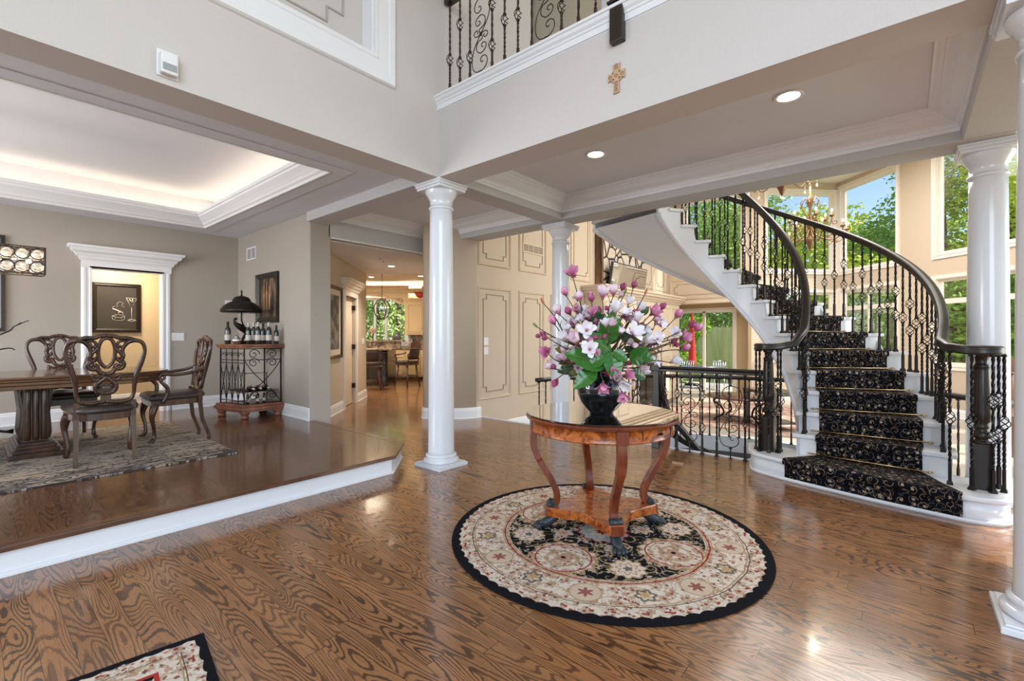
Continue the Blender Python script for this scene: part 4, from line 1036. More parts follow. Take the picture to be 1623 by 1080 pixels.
# magnolia arrangement
fa_ = thing('magnolia_arrangement', 'large bouquet of pink and white magnolia branches with green leaves in the black vase', 'flowers', (VX,VY,zt))
def petalmat(name, base, tip, z0, z1):
    m = Mat(name, .5); x,y,z = m.xyz(); n = m.noise(scale=35, detail=3)
    m.set('Base Color', m.mix(m.step(z+(n-.5)*.02, z0, z1), base, tip)); m.set('Subsurface Weight', .15); m.set('Subsurface Radius', (.02,.01,.01)); return m.m
PM = [petalmat('white_magnolia_petal', (.62,.20,.34), (.86,.82,.86), .003, .022), petalmat('pink_magnolia_petal', (.36,.045,.13), (.74,.32,.50), .006, .05), petalmat('blush_magnolia_petal', (.50,.10,.22), (.84,.66,.74), .008, .036), petalmat('magenta_magnolia_petal', (.22,.02,.07), (.55,.13,.28), .01, .06)]
def blossom_mesh(kind, openness, L_, n, mats):
    mb = MB()
    for p in range(n):
        a0 = 2*PI*p/n+.3*(p%2); op = openness*(1 if p%2 else .62)+random.uniform(-.08,.08); W = L_*(.30-.07*min(1,openness))
        def fn(u,v):
            t = u; wdt = W*(math.sin(PI*min(1,t**1.3*.95+.05))**.62)
            s_ = (v-.5)*2
            # bend outwards with openness
            ang = op*t*1.25; rad = L_*(.06*math.sin(PI*t*.9)+.22*math.sin(PI*min(1,t*1.15))*(1-openness*.5)) + L_*.75*math.sin(ang)*t
            zz = L_*t*math.cos(ang*.8)
            cup = (s_*s_)*L_*.07
            x = rad-cup*(1 if openness<1 else .4); y = s_*wdt
            return (x*math.cos(a0)-y*math.sin(a0), x*math.sin(a0)+y*math.cos(a0), zz+ (s_*s_)*L_*.04)
        mb.grid(fn, 7, 4)
    mb.ball((0,0,.004), (.006,.006,.008), 6, m=1)
    return mb.mesh('blossom', mats)
GREENS = plain('green_sepal', (.16,.22,.05), .6)
BM = {}
for nm,(ki,op,L_,n) in {'w_open':(0,1.15,.062,7),'w_half':(0,.75,.060,6),'p_bud':(1,.10,.060,5),'p_half':(2,.6,.064,6),'m_bud':(3,.06,.052,5),'b_bud':(2,.15,.055,5),'p_open':(1,.9,.066,6)}.items():
    BM[nm] = blossom_mesh(nm, op, L_, n, [PM[ki], GREENS])
BM['o_bud'] = MB().ball((0,0,.018),(.008,.008,.02),8).mesh('blossom',[PETO]); BM['g_bud'] = MB().ball((0,0,.014),(.006,.006,.016),8).mesh('blossom',[GREENS])
VO = Vector((VX,VY,zt))
def lp(px,py,dd=0): return Vector(at(px,py,3.09+dd))-VO
def orient(o, d, roll=0):
    o.rotation_euler = (Matrix.Rotation(0,3,'Z')@Vector(d).to_track_quat('Z','Y').to_matrix()@Matrix.Rotation(roll,3,'Z')).to_euler()
nbc = [0,0]
def put_bl(kind, p, d, s_=1.0):
    q_ = 1 if kind.endswith('bud') else 0
    if nbc[q_] >= 98: return
    nbc[q_] += 1
    o = bpy.data.objects.new('bud' if kind.endswith('bud') else 'blossom', BM[kind]); COL.objects.link(o); o.parent = fa_; o.location = p; orient(o, d, random.uniform(0,6)); o.scale = (s_,)*3
tips = [ # px, py, depth offset, blossoms at the tip
 (908,440,-.05,'p_open',1.25),(898,470,-.15,'p_bud',1.0),(920,478,-.02,'b_bud',1.25),(985,462,.05,'m_bud',1.1),(1003,458,.1,'m_bud',1.0),(862,482,.0,'o_bud',1.1),
 (880,515,-.22,'p_bud',1.1),(868,560,-.1,'p_open',1.1),(852,519,.05,'g_bud',1.3),(866,535,-.05,'m_bud',.9),(888,500,.12,'p_half',1.2),(884,600,-.15,'m_bud',1.1),(880,585,-.05,'p_half',1.1),
 (1022,467,.0,'o_bud',1.0),(990,466,-.1,'g_bud',1.2),(1045,492,.0,'m_bud',1.1),(1030,500,-.05,'p_open',1.3),(1070,505,.15,'p_bud',1.2),(1090,520,.05,'m_bud',1.2),(1100,525,.2,'p_bud',1.2),(1078,536,-.1,'p_open',1.15),(1080,555,.1,'p_bud',1.15),
 (1062,545,.0,'m_bud',1.0),(1062,575,-.05,'w_half',1.25),(1025,575,.1,'w_half',1.1),(1000,530,-.22,'w_open',1.45),(975,498,-.25,'w_half',1.4),(930,525,-.28,'w_open',1.3),(915,545,-.3,'p_half',1.3),(935,555,-.32,'w_open',1.25),
 (905,500,-.15,'m_bud',1.1),(900,540,-.2,'w_half',1.2),(955,475,-.1,'p_half',1.4),(938,480,.1,'p_bud',1.2),(925,500,.05,'w_half',1.2),(972,470,.05,'p_half',1.2),(960,520,-.3,'w_half',1.0),(985,600,-.25,'w_open',1.4),(956,605,-.28,'p_open',1.15),(985,620,-.30,'p_open',1.1),
 (1012,495,.15,'w_half',1.3),(1038,515,.2,'p_half',1.2),(1008,512,-.15,'w_half',1.2),(1020,545,-.15,'w_half',1.2),(890,550,.15,'w_half',1.2),(1015,590,.05,'w_half',1.1),(995,485,.0,'w_half',1.15),(910,520,.1,'p_half',1.2),(950,500,.12,'m_bud',1.1)]
stems = 0
for i,(px,py,dd,kd,s_) in enumerate(tips):
    tip = lp(px,py,dd); base = Vector((random.uniform(-.03,.03),random.uniform(-.03,.03),.26))
    if py > 596: mid = Vector((tip.x*.5,tip.y*.5,.34))
    else: mid = base.lerp(tip,.5)+Vector((random.uniform(-.05,.05),random.uniform(-.05,.05),random.uniform(-.01,.05)))
    q1 = base.lerp(mid,.5)+Vector((random.uniform(-.02,.02),random.uniform(-.02,.02),.02))
    pts = smooth_open([tuple(base),tuple(q1),tuple(mid),tuple(mid.lerp(tip,.55)+Vector((random.uniform(-.025,.025),random.uniform(-.025,.025),random.uniform(-.02,.02)))),tuple(tip)],4)
    n = len(pts); mb = MB().tube(pts, [.0072-.0045*j/(n-1) for j in range(n)], 6)
    d = (tip-mid).normalized()
    up = (d+Vector((0,0,.35))).normalized() if py < 596 else (d+Vector((0,0,-.8))).normalized()
    if kd in ('w_open','p_open') and py<596: up = (d+Vector((-FX,-FY,0))*1.2).normalized()
    put_bl(kd, tip, up, s_*1.12)
    # side twigs with a second and third blossom
    for b_ in range(3):
        k0 = Vector(pts[int(n*random.uniform(.55,.85))]); dv = Vector((random.uniform(-1,1),random.uniform(-1,1),random.uniform(-.4,.9))).normalized()*random.uniform(.04,.075)
        mb.tube([k0, k0+dv*.5+Vector((0,0,.006)), k0+dv], [.0026,.002,.0016], 5)
        if (b_ < 2 or random.random() < .3) and kd not in ('o_bud',): put_bl(random.choice(('w_half','p_half','b_bud','m_bud','p_half','w_half','p_open','w_open','m_bud','p_bud','g_bud')), k0+dv, (dv+Vector((-FX,-FY,.4))*.05).normalized(), random.uniform(.8,1.15))
    mb.build('stem', STEMM, fa_)
def leafmesh(mats, L_=.15, W=.042, bend=.25):
    mb = MB()
    def fn(u,v):
        s_ = (v-.5)*2; w_ = W*(math.sin(PI*u**.8)**.85); x = L_*u
        return (s_*w_, x-.0*s_, -bend*L_*u*u+abs(s_)*w_*.22+.003*math.sin(u*34)*abs(s_))
    mb.grid(fn, 16, 6); mb.tube([(0,L_*u,-bend*L_*u*u+.0015) for u in [i/8 for i in range(9)]], [.0022-.0015*i/8 for i in range(9)], 5, m=1)
    return mb.mesh('leaf', mats)
LM = [leafmesh([LEAF,GREENS]), leafmesh([LEAF,GREENS],.15,.048,.15), leafmesh([LEAFD,GREENS],.14,.04,.2), leafmesh([LEAFB,LEAFB],.13,.038,.3)]
def leaf(i, px, py, dd, qx, qy, qd, s_=1, roll=None):
    a_ = lp(px,py,dd); b_ = lp(qx,qy,qd); d = (b_-a_); L_ = d.length; d.normalize()
    o = bpy.data.objects.new('leaf', LM[i]); COL.objects.link(o); o.parent = fa_; o.location = a_
    nrm = Vector((-FX,-FY,.45)); 
    if roll: nrm = nrm+Vector((RX,RY,0))*roll
    nrm = (nrm-d*nrm.dot(d)).normalized(); sx = d.cross(nrm).normalized()
    o.rotation_euler = Matrix((sx,d,nrm)).transposed().to_euler(); k = L_/.15*s_*.86; o.scale = (k*1.0,k,k)
for a_ in ((1,960,545,-.2,975,488,-.28),(0,968,560,-.2,925,522,-.33),(1,966,535,-.15,985,500,-.2),(1,968,558,-.25,978,610,-.34),(0,960,580,-.25,893,552,-.36),(0,945,585,-.25,905,618,-.33),(1,1000,575,-.15,1030,548,-.28),(0,958,565,-.28,925,585,-.32),(1,972,556,-.26,1000,575,-.30),
   (2,948,530,.0,945,480,-.1),(2,955,530,.0,960,490,-.05),(2,940,520,.05,915,488,.0),(2,985,540,0,1015,520,-.1),(3,1005,545,0,1020,505,-.1),(3,1010,550,.0,1045,530,-.05),(3,985,560,-.2,985,590,-.28),(3,930,585,-.1,900,590,-.2),(3,915,570,.0,878,575,-.05),(2,920,580,0,872,590,.05),(0,1015,520,.1,1042,540,.15),(3,1000,560,.1,1030,590,.1),(3,950,510,.1,930,490,.15),
   (1,1005,560,-.12,1042,572,-.2),(0,940,530,.15,905,530,.2),(2,1010,500,.15,1035,480,.2),(0,940,560,-.1,930,535,-.2),(3,1020,560,.2,1055,560,.25),(2,950,560,.05,900,560,.1),(2,960,545,.1,990,520,.12),(2,940,545,.0,915,515,.05),(2,990,550,.1,1015,565,.05),(2,930,575,-.05,895,600,-.1),(3,960,540,.05,940,505,.1),(2,1000,590,-.05,1035,600,.0),(3,900,560,.0,872,545,.05)): leaf(*a_)

# ------------------------------------------------------------------ dining furniture
def spiral(cx_, cz, r0_, a0, turns, sg=1, y=0, n=18):
    return [(cx_+r0_*(1-.85*t)*math.cos(a0+sg*2*PI*turns*t), y, cz+r0_*(1-.85*t)*math.sin(a0+sg*2*PI*turns*t)) for t in [i/n for i in range(n+1)]]
def chair(name, label, loc, rz, arms=False, group=None):
    t = thing(name, label, 'chair', loc, rz, group)
    yb = lambda z: -.225-.15*max(0,z-.5)
    P3 = lambda pts, dy=0: [(x, yb(z)+dy, z) for x,z in pts]
    # back frame
    mb = MB()
    for s_ in (-1,1):
        o = smooth_open([(0,.545),(s_*.09,.535),(s_*.165,.55),(s_*.19,.60),(s_*.195,.68),(s_*.21,.78),(s_*.245,.90),(s_*.262,.99),(s_*.245,1.055),(s_*.20,1.08),(s_*.15,1.07),(s_*.118,1.03),(s_*.105,.985),(s_*.11,.94)],5)
        mb.tube(P3(o), [.0225+.004*math.sin(i*.3) for i in range(len(o))], 8, flat=.8)
    mb.build('back_frame', CHAIRWOOD, t)
    mb = MB()
    for s_ in (-1,1):
        def tb(pts, r=.012, dy=0): mb.tube(P3(smooth_open([(s_*x,z) for x,z in pts],4), dy), r*1.4, 7)
        tb([(.0,1.10),(.03,1.085),(.05,1.04),(.056,.98),(.05,.92),(.03,.87),(0,.84)], .011)
        tb([(.19,1.08),(.14,1.10),(.09,1.10),(.05,1.115),(0,1.125)], .014)
        tb([(.13,1.07),(.10,1.075),(.075,1.06),(.07,1.03),(.085,1.02),(.10,1.035)], .009)
        tb([(.055,1.02),(.075,.99),(.10,.965),(.11,.93),(.095,.90),(.075,.91),(.08,.935)], .012)
        tb([(.10,.90),(.118,.87),(.105,.835),(.075,.83),(.06,.855),(.08,.87)], .013)
        tb([(.06,.84),(.04,.80),(.0,.785)], .014)
        tb([(-.01,.79),(.03,.765),(.07,.765),(.095,.785),(.09,.745),(.065,.73),(.05,.745)], .010)
        tb([(0,.76),(.03,.73),(.06,.70),(.066,.66),(.045,.625),(.0,.615)], .014)
        tb([(0,.69),(.025,.695),(.036,.67),(.02,.65),(0,.665)], .008)
        mb.ball((s_*.10,yb(.955)-.004,.955),(.016,.012,.02),8); mb.ball((s_*.098,yb(.87)-.004,.868),(.02,.012,.022),8); mb.ball((s_*.08,yb(.78),.775),(.014,.01,.012),8)
    mb.ball((0,yb(1.12),1.125),(.05,.016,.018),10); mb.ball((0,yb(.655),.655),(.055,.010,.05),12); mb.box(-.035,yb(.58)-.012,.545,.035,yb(.58)+.012,.625)
    mb.build('carved_splat', CHAIRWOOD, t)
    # seat
    tp = [(-.185,-.235),(.185,-.235),(.255,.19),(.20,.245),(-.20,.245),(-.255,.19)]
    sp_ = smooth_poly(tp,5)
    mb = MB(); n = len(sp_); lv = [(.97,.445),(1.02,.455),(1.03,.475),(.99,.497),(.85,.512),(.5,.52),(.02,.522)]
    v = [(x*k,y*k,z) for k,z in lv for x,y in sp_]; f = [(i*n+j,i*n+(j+1)%n,(i+1)*n+(j+1)%n,(i+1)*n+j) for i in range(len(lv)-1) for j in range(n)]
    mb.add(v,f+[tuple(range(n))],0,True).build('seat_cushion', LEATHER, t)
    MB().prism([(x*.96,y*.96) for x,y in sp_], .385, .448).build('seat_frame', CHAIRWOOD, t, bevel=.004)
    mb = MB()
    for j in range(0,n):
        a_,b_ = Vector(sp_[j])*1.012,Vector(sp_[(j+1)%n])*1.012; L_=(b_-a_).length; m_ = max(1,int(L_/.016))
        for q in range(m_):
            p = a_.lerp(b_,q/m_); mb.add([(p.x+dx,p.y+dy,.458+dz) for dx,dy,dz in ((.005,0,0),(0,.005,0),(-.005,0,0),(0,-.005,0),(0,0,.005),(0,0,-.005))],[(0,1,4),(1,2,4),(2,3,4),(3,0,4),(0,1,5),(1,2,5),(2,3,5),(3,0,5)])
    mb.build('nailhead_trim', BRASS, t, label='row of small nailheads')
    for s_ in (-1,1):
        sp = .04 if not arms else .09
        mb = MB().tube([(s_*.19,-.215,.54),(s_*.19,-.215,.40),(s_*.192,-.235,.2),(s_*.198,-.215-sp,.0)], [.027,.027,.024,.021], 4, tw=0, smooth=False)
        mb.build('rear_leg', CHAIRWOOD, t)
        c = smooth_open([(s_*.215,.195,.40),(s_*.235,.215,.34),(s_*.240,.225,.26),(s_*.222,.205,.14),(s_*.218,.205,.06),(s_*.228,.225,.022),(s_*.236,.245,.02)],4)
        mb = MB().tube(c, [.036,.037,.037,.036,.034,.032,.029,.026,.023,.021,.019,.017,.016,.016,.017,.018,.019,.020,.021,.021,.022,.022,.021,.018,.014][:len(c)], 8)
        mb.ball((s_*.232,.235,.018),(.022,.028,.018),8); mb.build('front_leg', CHAIRWOOD, t)
        if arms:
            a_ = smooth_open([(s_*.205,yb(.78),.78),(s_*.235,-.15,.735),(s_*.262,.0,.715),(s_*.27,.09,.72),(s_*.268,.14,.725)],5)
            mb = MB().tube(a_, .018, 8); mb.tube(spiral(0,.0,.034,1.57,1.2)and[(s_*.268,.14+.034*(1-.85*q)*math.sin(2*PI*1.2*q),.692+.034*(1-.85*q)*math.cos(2*PI*1.2*q)) for q in [i/18 for i in range(19)]], .013, 7)
            mb.tube(smooth_open([(s_*.268,.165,.70),(s_*.268,.15,.64),(s_*.262,.10,.58),(s_*.255,.10,.50),(s_*.25,.14,.42)],4), [.016]*6+[.019]*6+[.02]*5, 8)
            mb.build('arm', CHAIRWOOD, t)
    return t
zr = .182
chair('dining_chair', 'carved walnut dining chair with its back to the camera, before the dining table', (.815,5.60,zr), math.radians(-3))
chair('dining_chair', 'carved walnut dining chair on the far side of the dining table, facing the camera', (.70,7.03,zr), PI)
chair('dining_armchair', 'carved walnut armchair at the right end of the dining table', (1.50,6.24,zr-.01), math.radians(88), arms=True)
t = thing('dining_table', 'long walnut pedestal dining table with thick moulded edge', 'table', (-.3,6.47,zr))
def oct_(hx,hy,c,c2=None): return [(-hx,-hy),(hx-c,-hy),(hx-.05,-hy+c*.55),(hx,-hy*.45),(hx,hy*.45),(hx-.05,hy-c*.55),(hx-c,hy),(-hx,hy)]
HXT,HYT = 1.75,.60
mb = MB()
for z0,z1,e in ((.735,.757,0),(.712,.735,-.02),(.68,.712,-.035),(.64,.68,-.06)): mb.prism(oct_(HXT+e,HYT+e,.30), z0, z1)
mb.build('table_top', TABLEWOOD, t, bevel=.006)
for xx in (.73,-1.2):
    mb = MB()
    for e,z0,z1 in ((.0,0,.045),(.025,.045,.08),(.045,.08,.11),(.06,.11,.13)): mb.box(xx-.18+e,-.40+e,z0,xx+.18-e,.40-e,z1)
    mb.box(xx-.085,-.26,.13,xx+.085,.26,.66)
    for i in range(5):
        y_ = -.21+.105*i
        for sx_ in (-1,1): mb.tube([(xx+sx_*.08,y_,.15),(xx+sx_*.092,y_,.20),(xx+sx_*.08,y_,.4),(xx+sx_*.10,y_,.60),(xx+sx_*.08,y_,.65)], .022, 8)
    for i in range(3): mb.tube([(xx-.055+.055*i,-.255,.15),(xx-.055+.055*i,-.275,.22),(xx-.055+.055*i,-.255,.4),(xx-.055+.055*i,-.285,.60),(xx-.055+.055*i,-.26,.65)], .024, 8)
    mb.build('pedestal', PEDWOOD, t, bevel=.004)
sp = [(-1.1+.05*i,0,.22+.012*math.sin(i*2.2)) for i in range(35)]
MB().tube(sp, [.022+.012*math.sin(i*1.3) for i in range(35)], 8).build('stretcher', IRON, t, label='dark iron stretcher')
t = thing('branch_centrepiece', 'bare dark branch reaching into the left edge of the photo over the dining table', 'branch arrangement', (-.42,6.47,zr+.757))
MB().lathe([(.001,0),(.07,0),(.09,.06),(.08,.13),(.05,.16),(.06,.18),(.05,.17),(.001,.03)],seg=24).build('bowl', IRON, t)
def wpt(px,py,Y): 
    u=(px-811.5)/736; dx=FX+u*RX; dy=FY+u*RY; d=Y/dy; return Vector((dx*d+.42, Y-6.47, 1.3+(533-py)/736*d-zr-.757))
a_,b_,c_ = wpt(2,530,6.35),wpt(22,518,6.35),wpt(46,508,6.35)
MB().tube(smooth_open([(0,0,.15),(.1,-.05,.12),tuple(a_),tuple(b_),tuple(c_)],4),[.010-.0004*i for i in range(17)],6).tube([tuple(b_),tuple(wpt(34,513,6.35)+Vector((0,0,.012)))],.003,5).build('branch', IRON, t)
MB().tube(smooth_open([(0,0,.13),(.15,.0,.06),tuple(wpt(0,554,6.5)),tuple(wpt(24,555,6.5))],4),[.012-.0007*i for i in range(13)],6).build('branch', IRON, t)
# crystal chandelier over the dining table
t = thing('crystal_chandelier', 'rectangular bronze chandelier with round crystals over the dining table', 'chandelier', (0,6.45,1.89))
mb = MB()
for z_ in (0,.25): 
    for y_ in (-.12,.12): mb.box(-.5,y_-.006,z_,.5,y_+.006,z_+.012)
    for x_ in (-.5,.5): mb.box(x_-.006,-.12,z_,x_+.006,.12,z_+.012)
for x_ in (-.5,.5):
    for y_ in (-.12,.12): mb.box(x_-.008,y_-.008,0,x_+.008,y_+.008,.262)
def ringpts(c,r,ax): 
    return [(c[0]+r*math.cos(a) if ax=='x' else c[0], c[1] if ax=='x' else c[1]+r*math.cos(a), c[2]+r*math.sin(a)) for a in [2*PI*i/14 for i in range(14)]]
cr = []
for i in range(10):
    for j in range(2):
        for y_ in (-.12,.12): c = (-.45+.1*i,y_,.069+.125*j); mb.tube(ringpts(c,.052,'x'),.005,5,closed=True); cr.append((c,'x',.039))
for i in range(9): cr.append(((-.40+.1*i,-.12,.131),'x',.022))
for i in range(2):
    for j in range(2): c = (.5,-.058+.116*i,.069+.125*j); mb.tube(ringpts(c,.052,'y'),.005,5,closed=True); cr.append((c,'y',.042))
mb.tube([(-.3,0,.25),(-.3,0,1.52)],.006,6).tube([(-.1,0,.25),(-.1,0,1.52)],.006,6).box(-.5,-.01,.25,.5,.01,.262).box(-.35,-.05,1.51,.0,.05,1.53)
mb.build('frame', IRONB, t)
cme = {'x':MB().lathe([(.001,-.012),(.55,-.010),(1,0),(.55,.010),(.001,.012)],seg=10,smooth=False,M=Matrix(((1,0,0),(0,0,1),(0,1,0)))).mesh('crystal',[CRYSTAL]),'y':MB().lathe([(.001,-.012),(.55,-.010),(1,0),(.55,.010),(.001,.012)],seg=10,smooth=False,M=Matrix(((0,0,1),(1,0,0),(0,1,0)))).mesh('crystal',[CRYSTAL])}
for c,ax,r in cr:
    o = bpy.data.objects.new('crystal', cme[ax]); COL.objects.link(o); o.parent = t; o.location = c
    o.scale = (r,1,r) if ax=='x' else (1,r,r)
for i in range(5): MB().ball((-.4+.2*i,0,.13),.022,10).build('bulb', BULB, t)
for i in range(3): light('POINT','chandelier_bulb',(-.35+.35*i,6.45,2.02),4,.03,color=WARM)
# pictures
def framed(name, label, mp, a0, b0, a1, b1, fw, fm, cm, cat='picture', depth=.035, extra=None, mat2=None):
    t = thing(name, label, cat, mp((a0+a1)/2,(b0+b1)/2,0)); o = Vector(t.location); mq = lambda a,b,n: tuple(Vector(mp(a,b,n))-o)
    P_ = [(0,0),(0,depth),(.3*fw,depth*1.1),(.45*fw,depth*.7),(.7*fw,depth*.8),(fw,depth*.35),(fw,0)]
    MB().sweep([(a0,b0),(a1,b0),(a1,b1),(a0,b1)], P_, mq, closed=True).build('frame', fm, t)
    MB().add([mq(a0+fw*.9,b0+fw*.9,.010),mq(a1-fw*.9,b0+fw*.9,.010),mq(a1-fw*.9,b1-fw*.9,.010),mq(a0+fw*.9,b1-fw*.9,.010)],[(0,1,2,3)]).build('canvas', cm, t)
    if mat2:
        e = fw+mat2[0]; MB().add([mq(a0+e,b0+e,.013),mq(a1-e,b0+e,.013),mq(a1-e,b1-e,.013),mq(a0+e,b1-e,.013)],[(0,1,2,3)]).build('print', mat2[1], t)
    if extra: extra(t, mq)
    return t
CHALK = plain('chalk_white', (.75,.72,.66), .9); CANV = plain('charcoal_canvas', (.045,.04,.036), .8, var=.3)
def martini(t, mq):
    mb = MB(); L2 = lambda pts, r=.0035: mb.tube([mq(1.3675+x,1.364+z,.014) for x,z in pts], r, 4)
    L2([(.37,.57),(.51,.57),(.44,.41),(.37,.57)]); L2([(.44,.41),(.44,.21)]); L2(smooth_open([(.385,.20),(.44,.215),(.495,.20),(.44,.185),(.385,.20)],3)); L2([(.41,.55),(.45,.50)],.007); L2([(.45,.56),(.46,.50)],.006)
    L2(smooth_open([(.19,.265),(.27,.29),(.35,.265),(.27,.24),(.19,.265)],4),.0025); L2(smooth_open([(.19,.265),(.20,.21),(.27,.19),(.34,.21),(.35,.265)],4),.0025); L2([(.22,.215),(.23,.245)],.002); L2([(.31,.215),(.31,.245)],.002)
    L2([(.195,.385),(.305,.335)],.010); L2([(.27,.29),(.27,.33),(.325,.33),(.325,.29)],.006); L2(smooth_open([(.19,.40),(.22,.43),(.26,.42),(.25,.46),(.28,.50),(.33,.48),(.31,.44),(.35,.42)],4),.0018)
    mb.build('chalk_drawing', CHALK, t)
framed('martini_picture', 'dark framed picture of a martini glass and cigar seen through the cased opening', XZ(9.9), 1.31, 1.36, 1.93, 2.17, .06, DARKWOOD, CANV, extra=martini)
framed('dark_framed_mirror', 'dark framed mirror cut by the left edge of the photo, behind the dining table', XZ(8.55), -.75, 1.36, .325, 2.55, .12, DARKWOOD, MIRROR, 'mirror')
mm = Mat('still_life_canvas', .5); x,y,z = mm.xyz(); mm.set('Base Color', mm.mix(mm.step(mm.noise(mm.vec(y*4.0,z*1.2),scale=2.2,detail=4),.45,.62), (.03,.022,.018), (.22,.12,.07))); STILL = mm.m
def still(t, mq):
    mb = MB()
    for a_,h_,r in ((7.28,.36,.03),(7.38,.42,.032),(7.47,.38,.03)):
        pr = [(-r,0),(r,0),(r,h_*.6),(r*.35,h_*.72),(r*.35,h_),(-r*.35,h_),(-r*.35,h_*.72),(-r,h_*.6)]
        mb.add([mq(a_+x_,1.70+z_,.014) for x_,z_ in pr],[tuple(range(8))],0)
    mb.build('painted_bottles', plain('painted_bottle_ochre',(.50,.27,.14),.5), t)
framed('still_life_painting', 'black framed painting of bottles hanging above the iron wine rack', lambda a,b,n:(2.97-n,a,b), 6.97, 1.50, 7.75, 2.25, .085, DARKWOOD, STILL, extra=still)
mm = Mat('grey_figure_print', .5); mm.set('Base Color', mm.mix(mm.step(mm.noise(scale=5,detail=5),.42,.62), (.06,.065,.07), (.30,.29,.27))); FIG = mm.m
framed('hall_picture', 'tall framed grey print with wide cream mat on the hall wall', HMF, .40, .93, 1.34, 2.13, .06, PEDWOOD, plain('cream_mat',(.72,.64,.52),.8), mat2=(.09,FIG))
# wine rack with its carved base
t = thing('wine_rack_cabinet', 'wrought iron wine rack with cherry top and carved feet against the dining room wall', 'wine rack', (2.68,7.12,.17))
hx,hy = .265,.30
tp = [(-.40,.28),(-.265,-.305),(-.20,-.325),(.275,-.335),(.275,.31),(-.36,.31)]
MB().prism(tp,.985,1.0).prism([(x*.97,y*.97) for x,y in tp],.965,.985).prism([(x*1.0,y*1.0) for x,y in tp],1.0,1.018).build('top', RACKWOOD, t, bevel=.005)
MB().prism(tp,.16,.19).prism([(x*1.05,y*1.03) for x,y in tp],.115,.16).prism([(x*.98,y*.98) for x,y in tp],.09,.115).build('base', RACKWOOD, t, bevel=.005)
for x_,y_ in ((-.33,.24),(-.215,-.26),(.215,-.27),(.215,.25)):
    MB().lathe([(.001,0),(.045,0),(.055,.015),(.05,.03),(.04,.04),(.062,.07),(.066,.09),(.001,.10)],(x_,y_,0),16).build('foot', RACKWOOD, t)
cor = [(-.345,.25),(-.225,-.27),(.25,-.29),(.25,.27)]
for x_,y_ in cor: MB().box(x_-.008,y_-.008,.19,x_+.008,y_+.008,.966).build('corner_post', IRON, t)
def grille(p0,p1,name):
    mb = MB(); p0=Vector(p0);p1=Vector(p1); W=(p1-p0).length; m2=lambda a,z:(p0.x+(p1.x-p0.x)*a/W,p0.y+(p1.y-p0.y)*a/W,z)
    for z in (.20,.24,.76,.80,.955): mb.tube([m2(0,z),m2(W,z)],.006,5)
    n=max(2,int(W/.13))
    for i in range(n):
        a0_,a1_ = W*i/n,W*(i+1)/n; c=(a0_+a1_)/2; hw=(a1_-a0_)/2
        mb.tube([m2(a0_,.24),m2(a1_,.76)],.005,5).tube([m2(a1_,.24),m2(a0_,.76)],.005,5); mb.tube([m2(a0_,.2),m2(a0_,.955)],.0055,5)
        for sg in (-1,1):
            mb.tube([m2(c+sg*(hw*.95-hw*.45*(1-.85*q)*(1+math.cos(2*PI*1.3*q))),.875+hw*.5*(1-.85*q)*math.sin(2*PI*1.3*q)) for q in [k/16 for k in range(17)]],.0045,5)
            mb.tube([m2(c+sg*hw*.5*(1-.85*q)*math.cos(2*PI*1.3*q+1),.50+sg*.10+hw*.5*(1-.85*q)*math.sin(2*PI*1.3*q+1)) for q in [k/16 for k in range(17)]],.0045,5)
    mb.build(name, IRON, t)
def scrollface(p0,p1):
    mb = MB(); p0=Vector(p0);p1=Vector(p1); W=(p1-p0).length; m2=lambda a,z:(p0.x+(p1.x-p0.x)*a/W,p0.y+(p1.y-p0.y)*a/W,z)
    for z in (.20,.955,.80): mb.tube([m2(0,z),m2(W,z)],.006,5)
    for x0_,sg in ((W*.25,1),(W*.75,-1)):
        for zc,r_ in ((.88,.075),(.76,.075),(.30,.07)):
            mb.tube([m2(x0_+sg*r_*(1-.85*q)*math.cos(2*PI*1.4*q),zc+r_*(1-.85*q)*math.sin(2*PI*1.4*q)) for q in [k/20 for k in range(21)]],.0055,5)
    mb.tube([m2(W*a,z) for a,z in smooth_open([(0,.2),(.25,.36),(.75,.62),(1,.8)],5)],.006,5); mb.tube([m2(W*a,z) for a,z in smooth_open([(1,.2),(.75,.36),(.25,.62),(0,.8)],5)],.006,5)
    mb.tube([m2(0,.62),m2(W*.6,.62),m2(W*.6,.24)],.006,5)
    mb.build('scroll_side', IRON, t)
grille(cor[0],cor[1],'iron_grille'); scrollface(cor[1],cor[2])
MB().box(-hx+.02,-hy+.02,.36,hx-.04,hy-.02,.366).build('inner_shelf', IRON, t)
def bottle(loc, label, lay=False, s_=1.0, foil=FOIL, lab=BOTLABEL, group=None, rz=0):
    t = thing('wine_bottle', label, 'bottle', loc, rz, group)
    Mr = Matrix.Rotation(PI/2,3,'X') if lay else Matrix.Identity(3)
    z0 = .038*s_ if lay else 0
    MB().lathe([(r*s_,z*s_) for r,z in ((.001,.004),(.034,0),(.037,.006),(.037,.18),(.033,.205),(.018,.235),(.0135,.25),(.0135,.29),(.001,.29))],(0,0,z0),18,M=Mr).build('glass_body', BOTTLE, t)
    MB().lathe([(r*s_,z*s_) for r,z in ((.0142,.235),(.0155,.24),(.0155,.285),(.0165,.287),(.0165,.30),(.001,.301))],(0,0,z0),14,M=Mr).build('foil_cap', foil, t)
    MB().lathe([(r*s_,z*s_) for r,z in ((.0374,.05),(.0378,.052),(.0378,.125),(.0374,.127))],(0,0,z0),18,M=Mr).build('paper_label', lab, t)
    return t
ZT = .17+1.018
def rk(px, d): x,y,_ = K((px-811.5)/736*d, d); return (x,y,ZT)
bottle(rk(361,6.55),'dark wine bottle with ivory label standing alone at the left end of the rack top',s_=1.05,foil=FOILD)
